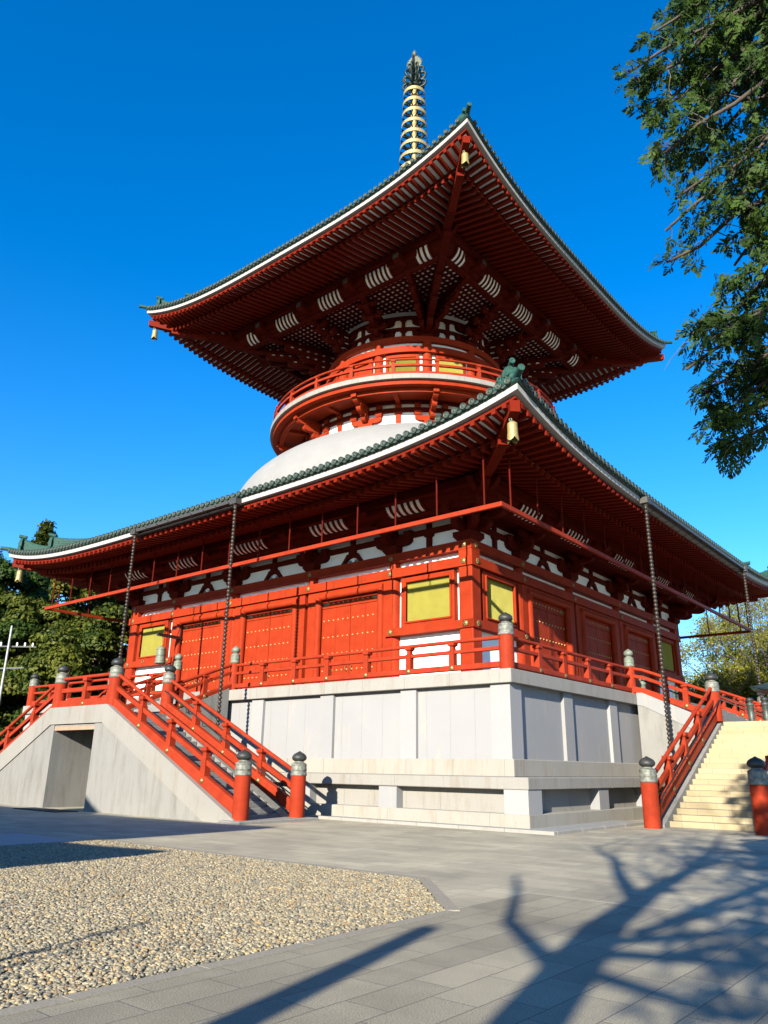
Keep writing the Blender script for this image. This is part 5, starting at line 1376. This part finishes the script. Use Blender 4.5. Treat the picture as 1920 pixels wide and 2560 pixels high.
# ---- cypress hanging in from the right ---------------------------------------------
lm_c = leaf_mat("cypress_spray_leaf", (.009, .026, .009), (.052, .096, .015), .6, .35, sc=1.4)
def cypress():
    g_ = np.random.default_rng(5); rg = random.Random(5)
    t = thing("cypress_tree", "overhanging dark green cypress with drooping feathery sprays", "tree", (29.3, -30.4, 0))
    mb = MB(); mb.tube([(0, 0, -.2), (-.05, 0, 3), (.05, .05, 7), (0, 0, 11.5)], [.30, .26, .18, .05], 12)
    sprays = []
    # limb ends (relative to the trunk foot), read as branches reaching to the left of the tree
    ends = []
    def add_limb(z0, tip, r=.055, sag=.0, dens=1.0):
        z0v = Vector((0, 0, z0)); tipv = Vector(tip); pts = []; n = 9
        for i in range(n):
            f = i / (n - 1); p = z0v.lerp(tipv, f); p.z += .55 * math.sin(math.pi * f) * .5 - sag * f * f
            p += Vector((rg.gauss(0, .03), rg.gauss(0, .05), rg.gauss(0, .035))); pts.append(p)
        mb.tube(pts, [r * (1 - .8 * i / (n - 1)) + .005 for i in range(n)], 6, 1, caps=False)
        L = (tipv - z0v).length
        for i in range(int(31 * dens * L / 2.6)):
            f = rg.uniform(.18, 1.0); k = min(n - 2, int(f * (n - 1))); p = pts[k].lerp(pts[k + 1], f * (n - 1) - k)
            d = (pts[k + 1] - pts[k]).normalized(); s = Vector((rg.gauss(0, .8), rg.gauss(0, .8), rg.gauss(-.1, .55))).normalized()
            q = p + (d * .5 + s).normalized() * rg.uniform(.15, .46) * (1.15 - .5 * f)
            mid = p.lerp(q, .5) + Vector((rg.gauss(0, .02), rg.gauss(0, .02), .04))
            mb.tube([p, mid, q], [.009, .006, .003], 4, 1, caps=False)
            for j in range(rg.randint(5, 9)):
                c = mid.lerp(q, rg.uniform(.1, 1.1)) + Vector((rg.gauss(0, .05), rg.gauss(0, .05), rg.gauss(-.02, .05))); sprays.append((c, (d * .35 + s * .6 + Vector((0, 0, -.55))).normalized()))
            if rg.random() < .12:   # bare dead twig
                e = p + Vector((rg.gauss(-.05, .14), rg.gauss(0, .14), rg.gauss(-.12, .12)))
                mb.tube([p, p.lerp(e, .4) + Vector((.02, 0, .04)), p.lerp(e, .75) + Vector((-.02, .01, .02)), e], [.005, .004, .003, .002], 4, 2, caps=False)
    for z0, tip, r, sag, dn in CYP: add_limb(z0, tip, r, sag, dn)
    # each spray: a fan of slender scale-leaf fingers
    P = []; n = len(sprays); Vs = np.zeros((n * 9, 4, 3), np.float32); q = 0
    for c, d in sprays:
        c = np.array(c); d = np.array(d); d = d + g_.normal(0, .28, 3); d /= np.linalg.norm(d); sd = np.cross(d, g_.normal(size=3)); sd /= np.linalg.norm(sd); nn = np.cross(d, sd)
        S = g_.uniform(.06, .135)
        for j in range(9):
            f = j / 8; side = (-1) ** j; st = c + d * S * f * 1.1; a = .95 - .75 * f
            dr = d * math.cos(a) + sd * side * math.sin(a) + nn * g_.normal(0, .18); ln = S * (.75 - .4 * f) * g_.uniform(.8, 1.2); w_ = S * .125
            wv = np.cross(dr, nn); wv /= np.linalg.norm(wv) + 1e-6
            Vs[q] = [st - wv * w_ * .5, st + dr * ln * .55 - wv * w_, st + dr * ln, st + dr * ln * .5 + wv * w_]; q += 1
    link("crown", fast_mesh("crown", Vs.reshape(-1, 3), np.arange(4 * n * 9).reshape(-1, 4), lm_c), t)
    mb.build("trunk", [bark, bark_dark, bark_pale], t)
# limbs of the cypress: height on trunk, tip (relative to trunk foot), radius, sag, density
CYP = []
_rg = random.Random(77)
tips_ = [(-2.69, 0.05, 9.55), (-2.79, -0.14, 8.97), (-2.89, 0.2, 8.69), (-2.75, -0.06, 7.91), (-2.33, -0.08, 9.27), (-2.41, 0.31, 8.77), (-2.18, 0.98, 9.75), (-2.17, 0.84, 8.58), (-2.74, 0.69, 8.26), (-2.34, 0.11, 7.03), (-2.43, 0.47, 6.75), (-2.11, 0.21, 7.03), (-2.45, 0.03, 6.0), (-2.66, -0.1, 5.54), (-2.81, 0, 5.37), (-3.01, 0.83, 5.49), (-2.83, 0.75, 5.13), (-2.56, 0.78, 6.02), (-2.64, 0.76, 5.08), (-2.21, 0.24, 6.33), (-2.41, 0.59, 5.34), (-2.35, 0.73, 9.5), (-1.88, 0.94, 10.0), (-1.97, 0.96, 9.02), (-2.21, -0.04, 7.37), (-2.29, 0.58, 6.08), (-2.58, 0.61, 10.38), (-2.08, 0.49, 9.86), (-2.95, .3, 7.2), (-3.0, .2, 6.6), (-2.9, .5, 5.95), (-2.75, .2, 7.55), (-2.6, .4, 4.75), (-2.45, .6, 9.3), (-2.6, .3, 9.9), (-2.5, .1, 8.2), (-3.05, .1, 9.2), (-3.1, .15, 8.75), (-2.95, .1, 8.05)]
for x, y, z in tips_:
    CYP.append((z + _rg.uniform(-.5, .3), (x - .14, y, z + .05), .045, _rg.uniform(0, .2), 1.2))
for i in range(26):
    a = _rg.uniform(0, 6.283); z = _rg.uniform(5.0, 10.6); L = _rg.uniform(1.0, 1.9)
    CYP.append((z + .3, (L * math.cos(a), L * math.sin(a), z), .04, .2, 1.2))
cypress()

# ---- utility pole among the trees -------------------------------------------------
up = thing("utility_pole", "pale concrete utility pole with crossarms and insulators before the evergreens", "utility pole", (-26.4, -12.45, 0))
m = MB(); m.tube([(0, 0, 0), (0, 0, 10.85)], [.12, .08], 12); m.build("pole", M['steel'], up)
for z, L, o_ in ((9.3, 1.5, .3), (7.75, 1.1, 0)):
    m = MB(); m.beam((-.4, -L + o_, z), (.4, L + o_, z + .25), .09, .09); m.build("crossarm", M['steel'], up)
    ins = MB()
    for i in range(6):
        f = (i + .5) / 6; p = Vector((-.4, -L + o_, z)).lerp(Vector((.4, L + o_, z + .25)), f); ins.lathe([(0, .3), (.05, .28), (.075, .2), (.05, .15), (.075, .1), (.04, .03), (.03, 0)], 10, p)
    if z > 9: ins.build("insulator", M['white'], up)

# ---- tree and hall behind the camera, whose shadows fall across the court ----------
def shade_tree():
    rg = random.Random(3); g_ = np.random.default_rng(3)
    t = thing("shade_tree", "tall forked tree behind the viewpoint that throws the trunk shadow on the paving", "tree", (28.66, -44.5, 0))
    mb = MB(); S = Vector((.28, -1, .45))
    def up_from_shadow(gx, gy, y):
        """point in the air at depth y whose shadow falls on ground point (gx, gy)"""
        tt = gy - y; return Vector((gx + SX * tt, y, SZ * tt)) - Vector((28.66, -44.5, 0))
    Y = -44.5
    fork = up_from_shadow(24.2, -28.5, Y)
    base = Vector((.1, 0, -.2))
    mb.tube([base, base.lerp(fork, .4) + Vector((.05, 0, 0)), fork], [.34, .28, .25], 14)
    tips = []
    def br(pts, r0, r1, tw=1):
        pts = [p for p in pts]; n = len(pts); mb.tube(pts, [r0 + (r1 - r0) * i / (n - 1) for i in range(n)], 8, 0, caps=False)
        for i in range(1, n):
            for _ in range(tw):
                s = Vector((rg.gauss(0, 1), rg.gauss(0, .6), rg.gauss(.4, .6))).normalized(); limb(mb, pts[i], s, rg.uniform(.9, 1.9), .045, 3, tips, .65, .2, 3, 2, rg, .72, .008, 5)
    br([fork, up_from_shadow(23.6, -25.5, Y - .3), up_from_shadow(23.2, -22.8, Y + .2), up_from_shadow(22.4, -19, Y), up_from_shadow(21.4, -15, Y + .5)], .22, .05, 3)
    br([up_from_shadow(23.9, -26.8, Y - .1), up_from_shadow(22.6, -24.3, Y + .4), up_from_shadow(21.6, -22.2, Y), up_from_shadow(20.2, -20, Y + .4)], .14, .04)
    br([up_from_shadow(23.2, -23, Y), up_from_shadow(23.0, -20, Y - .4), up_from_shadow(22.6, -17, Y)], .12, .03)
    br([up_from_shadow(24.7, -30.6, Y), up_from_shadow(23.3, -29.0, Y + .5), up_from_shadow(22.2, -26.9, Y + .3), up_from_shadow(21.3, -25.4, Y)], .10, .03, 0)
    # second stem whose shadow lies left of the trunk's
    s0 = Vector((-1.75, .2, 0)); top = up_from_shadow(22.85, -29.9, Y + .2)
    mb.tube([s0, s0.lerp(top, .5) + Vector((-.08, 0, 0)), top], [.26, .22, .12], 10)
    # limbs to the east carry most of the leaves
    for q in ((25.2, -29.5), (25.8, -27), (25.0, -25.2), (24.8, -22.5), (26.3, -31), (24.6, -19.5), (26.5, -29)):
        br([up_from_shadow(24.6, -29.8 + .3 * (q[1] + 29), Y), up_from_shadow(*q, Y + .3), up_from_shadow(q[0] + .4, q[1] + 1.6, Y - .2)], .09, .03, 2)
    P = []; D = []
    for p, d in tips:
        dens = 0 if p.x < 1.4 else (4 if p.x < 2.4 else 9)
        for _ in range(dens): P.append(np.array(p) + g_.normal(0, .25, 3)); D.append(np.array(d))
    V, F = leaf_cloud(np.array(P), np.array(D), .11, .6, 1.0, g_)
    link("crown", fast_mesh("crown", V, F, lm_d), t); mb.build("trunk", bark, t)
shade_tree()
sap = thing("bare_sapling", "thin bare twin stemmed sapling beside the viewpoint that shades a streak of gravel", "tree", (23.2, -41.1, 0))
m = MB(); m.tube([(0, 0, -.1), (.05, 0, 1.6), (.02, 0, 3.75)], [.07, .06, .02], 8); m.tube([(.25, 0, -.1), (.22, 0, 1.6), (.3, 0, 3.35)], [.06, .05, .02], 8)
for i in range(10): m.tube([(.05, 0, 1.9 + .17 * i), (.05 + .18 * math.sin(i * 2.1), .1, 2.1 + .18 * i)], [.02, .006], 5)
m.build("trunk", bark, sap)
hall = thing("temple_hall", "timber hall with two tiled roofs standing behind the viewpoint across the court", "building")
m = MB(); m.box(-16, 12, -60, -47, 0, 8.4); m.build("wall", M['white'], hall)
def slab_roof(x1, y1, x0, y0, ze, zr_, upk):
    """hipped roof with upturned corners, eaves rectangle x0..x1, y0..y1"""
    m_ = MB(); cx, cy = (x0 + x1) / 2, (y0 + y1) / 2; hx, hy = (x1 - x0) / 2, (y1 - y0) / 2; rows = []
    for j in range(9):
        f = j / 8; ax, ay = hx + (hx - hy - hx) * f * .98, hy * (1 - .98 * f); row = []
        N_ = 20; ring = [(-1 + 2 * i / N_, -1) for i in range(N_)] + [(1, -1 + 2 * i / N_) for i in range(N_)] + [(1 - 2 * i / N_, 1) for i in range(N_)] + [(-1, 1 - 2 * i / N_) for i in range(N_ + 1)]
        for u, v in ring: row.append((cx + u * ax, cy + v * ay, ze + (zr_ - ze) * f ** 1.3 + upk * (min(abs(u), abs(v)) if True else 0) ** 5 * (1 - f)))
        rows.append(row)
    m_.grid(rows, 0, True); low = [(x, y, z - .3) for x, y, z in rows[0]]; m_.grid([rows[0], low], 0); m_.add(low[:-1], [tuple(range(len(low) - 1))])
    return m_.build("roof", M['tile'], hall)
m = MB(); m.prism([(5.75, 7.6), (5.75, 8.72), (6.3, 8.74), (6.8, 8.6), (7.5, 8.2), (8.6, 7.7)], lambda a, c, t: (a, t, c), -41.9, -41.2); m.build('gable', M['tile'], hall, fix=True)
slab_roof(17.2, -41.4, -20, -63, 7.75, 10.2, .3)
slab_roof(18.4, -39.8, -21, -64, 4.6, 6.2, .4)
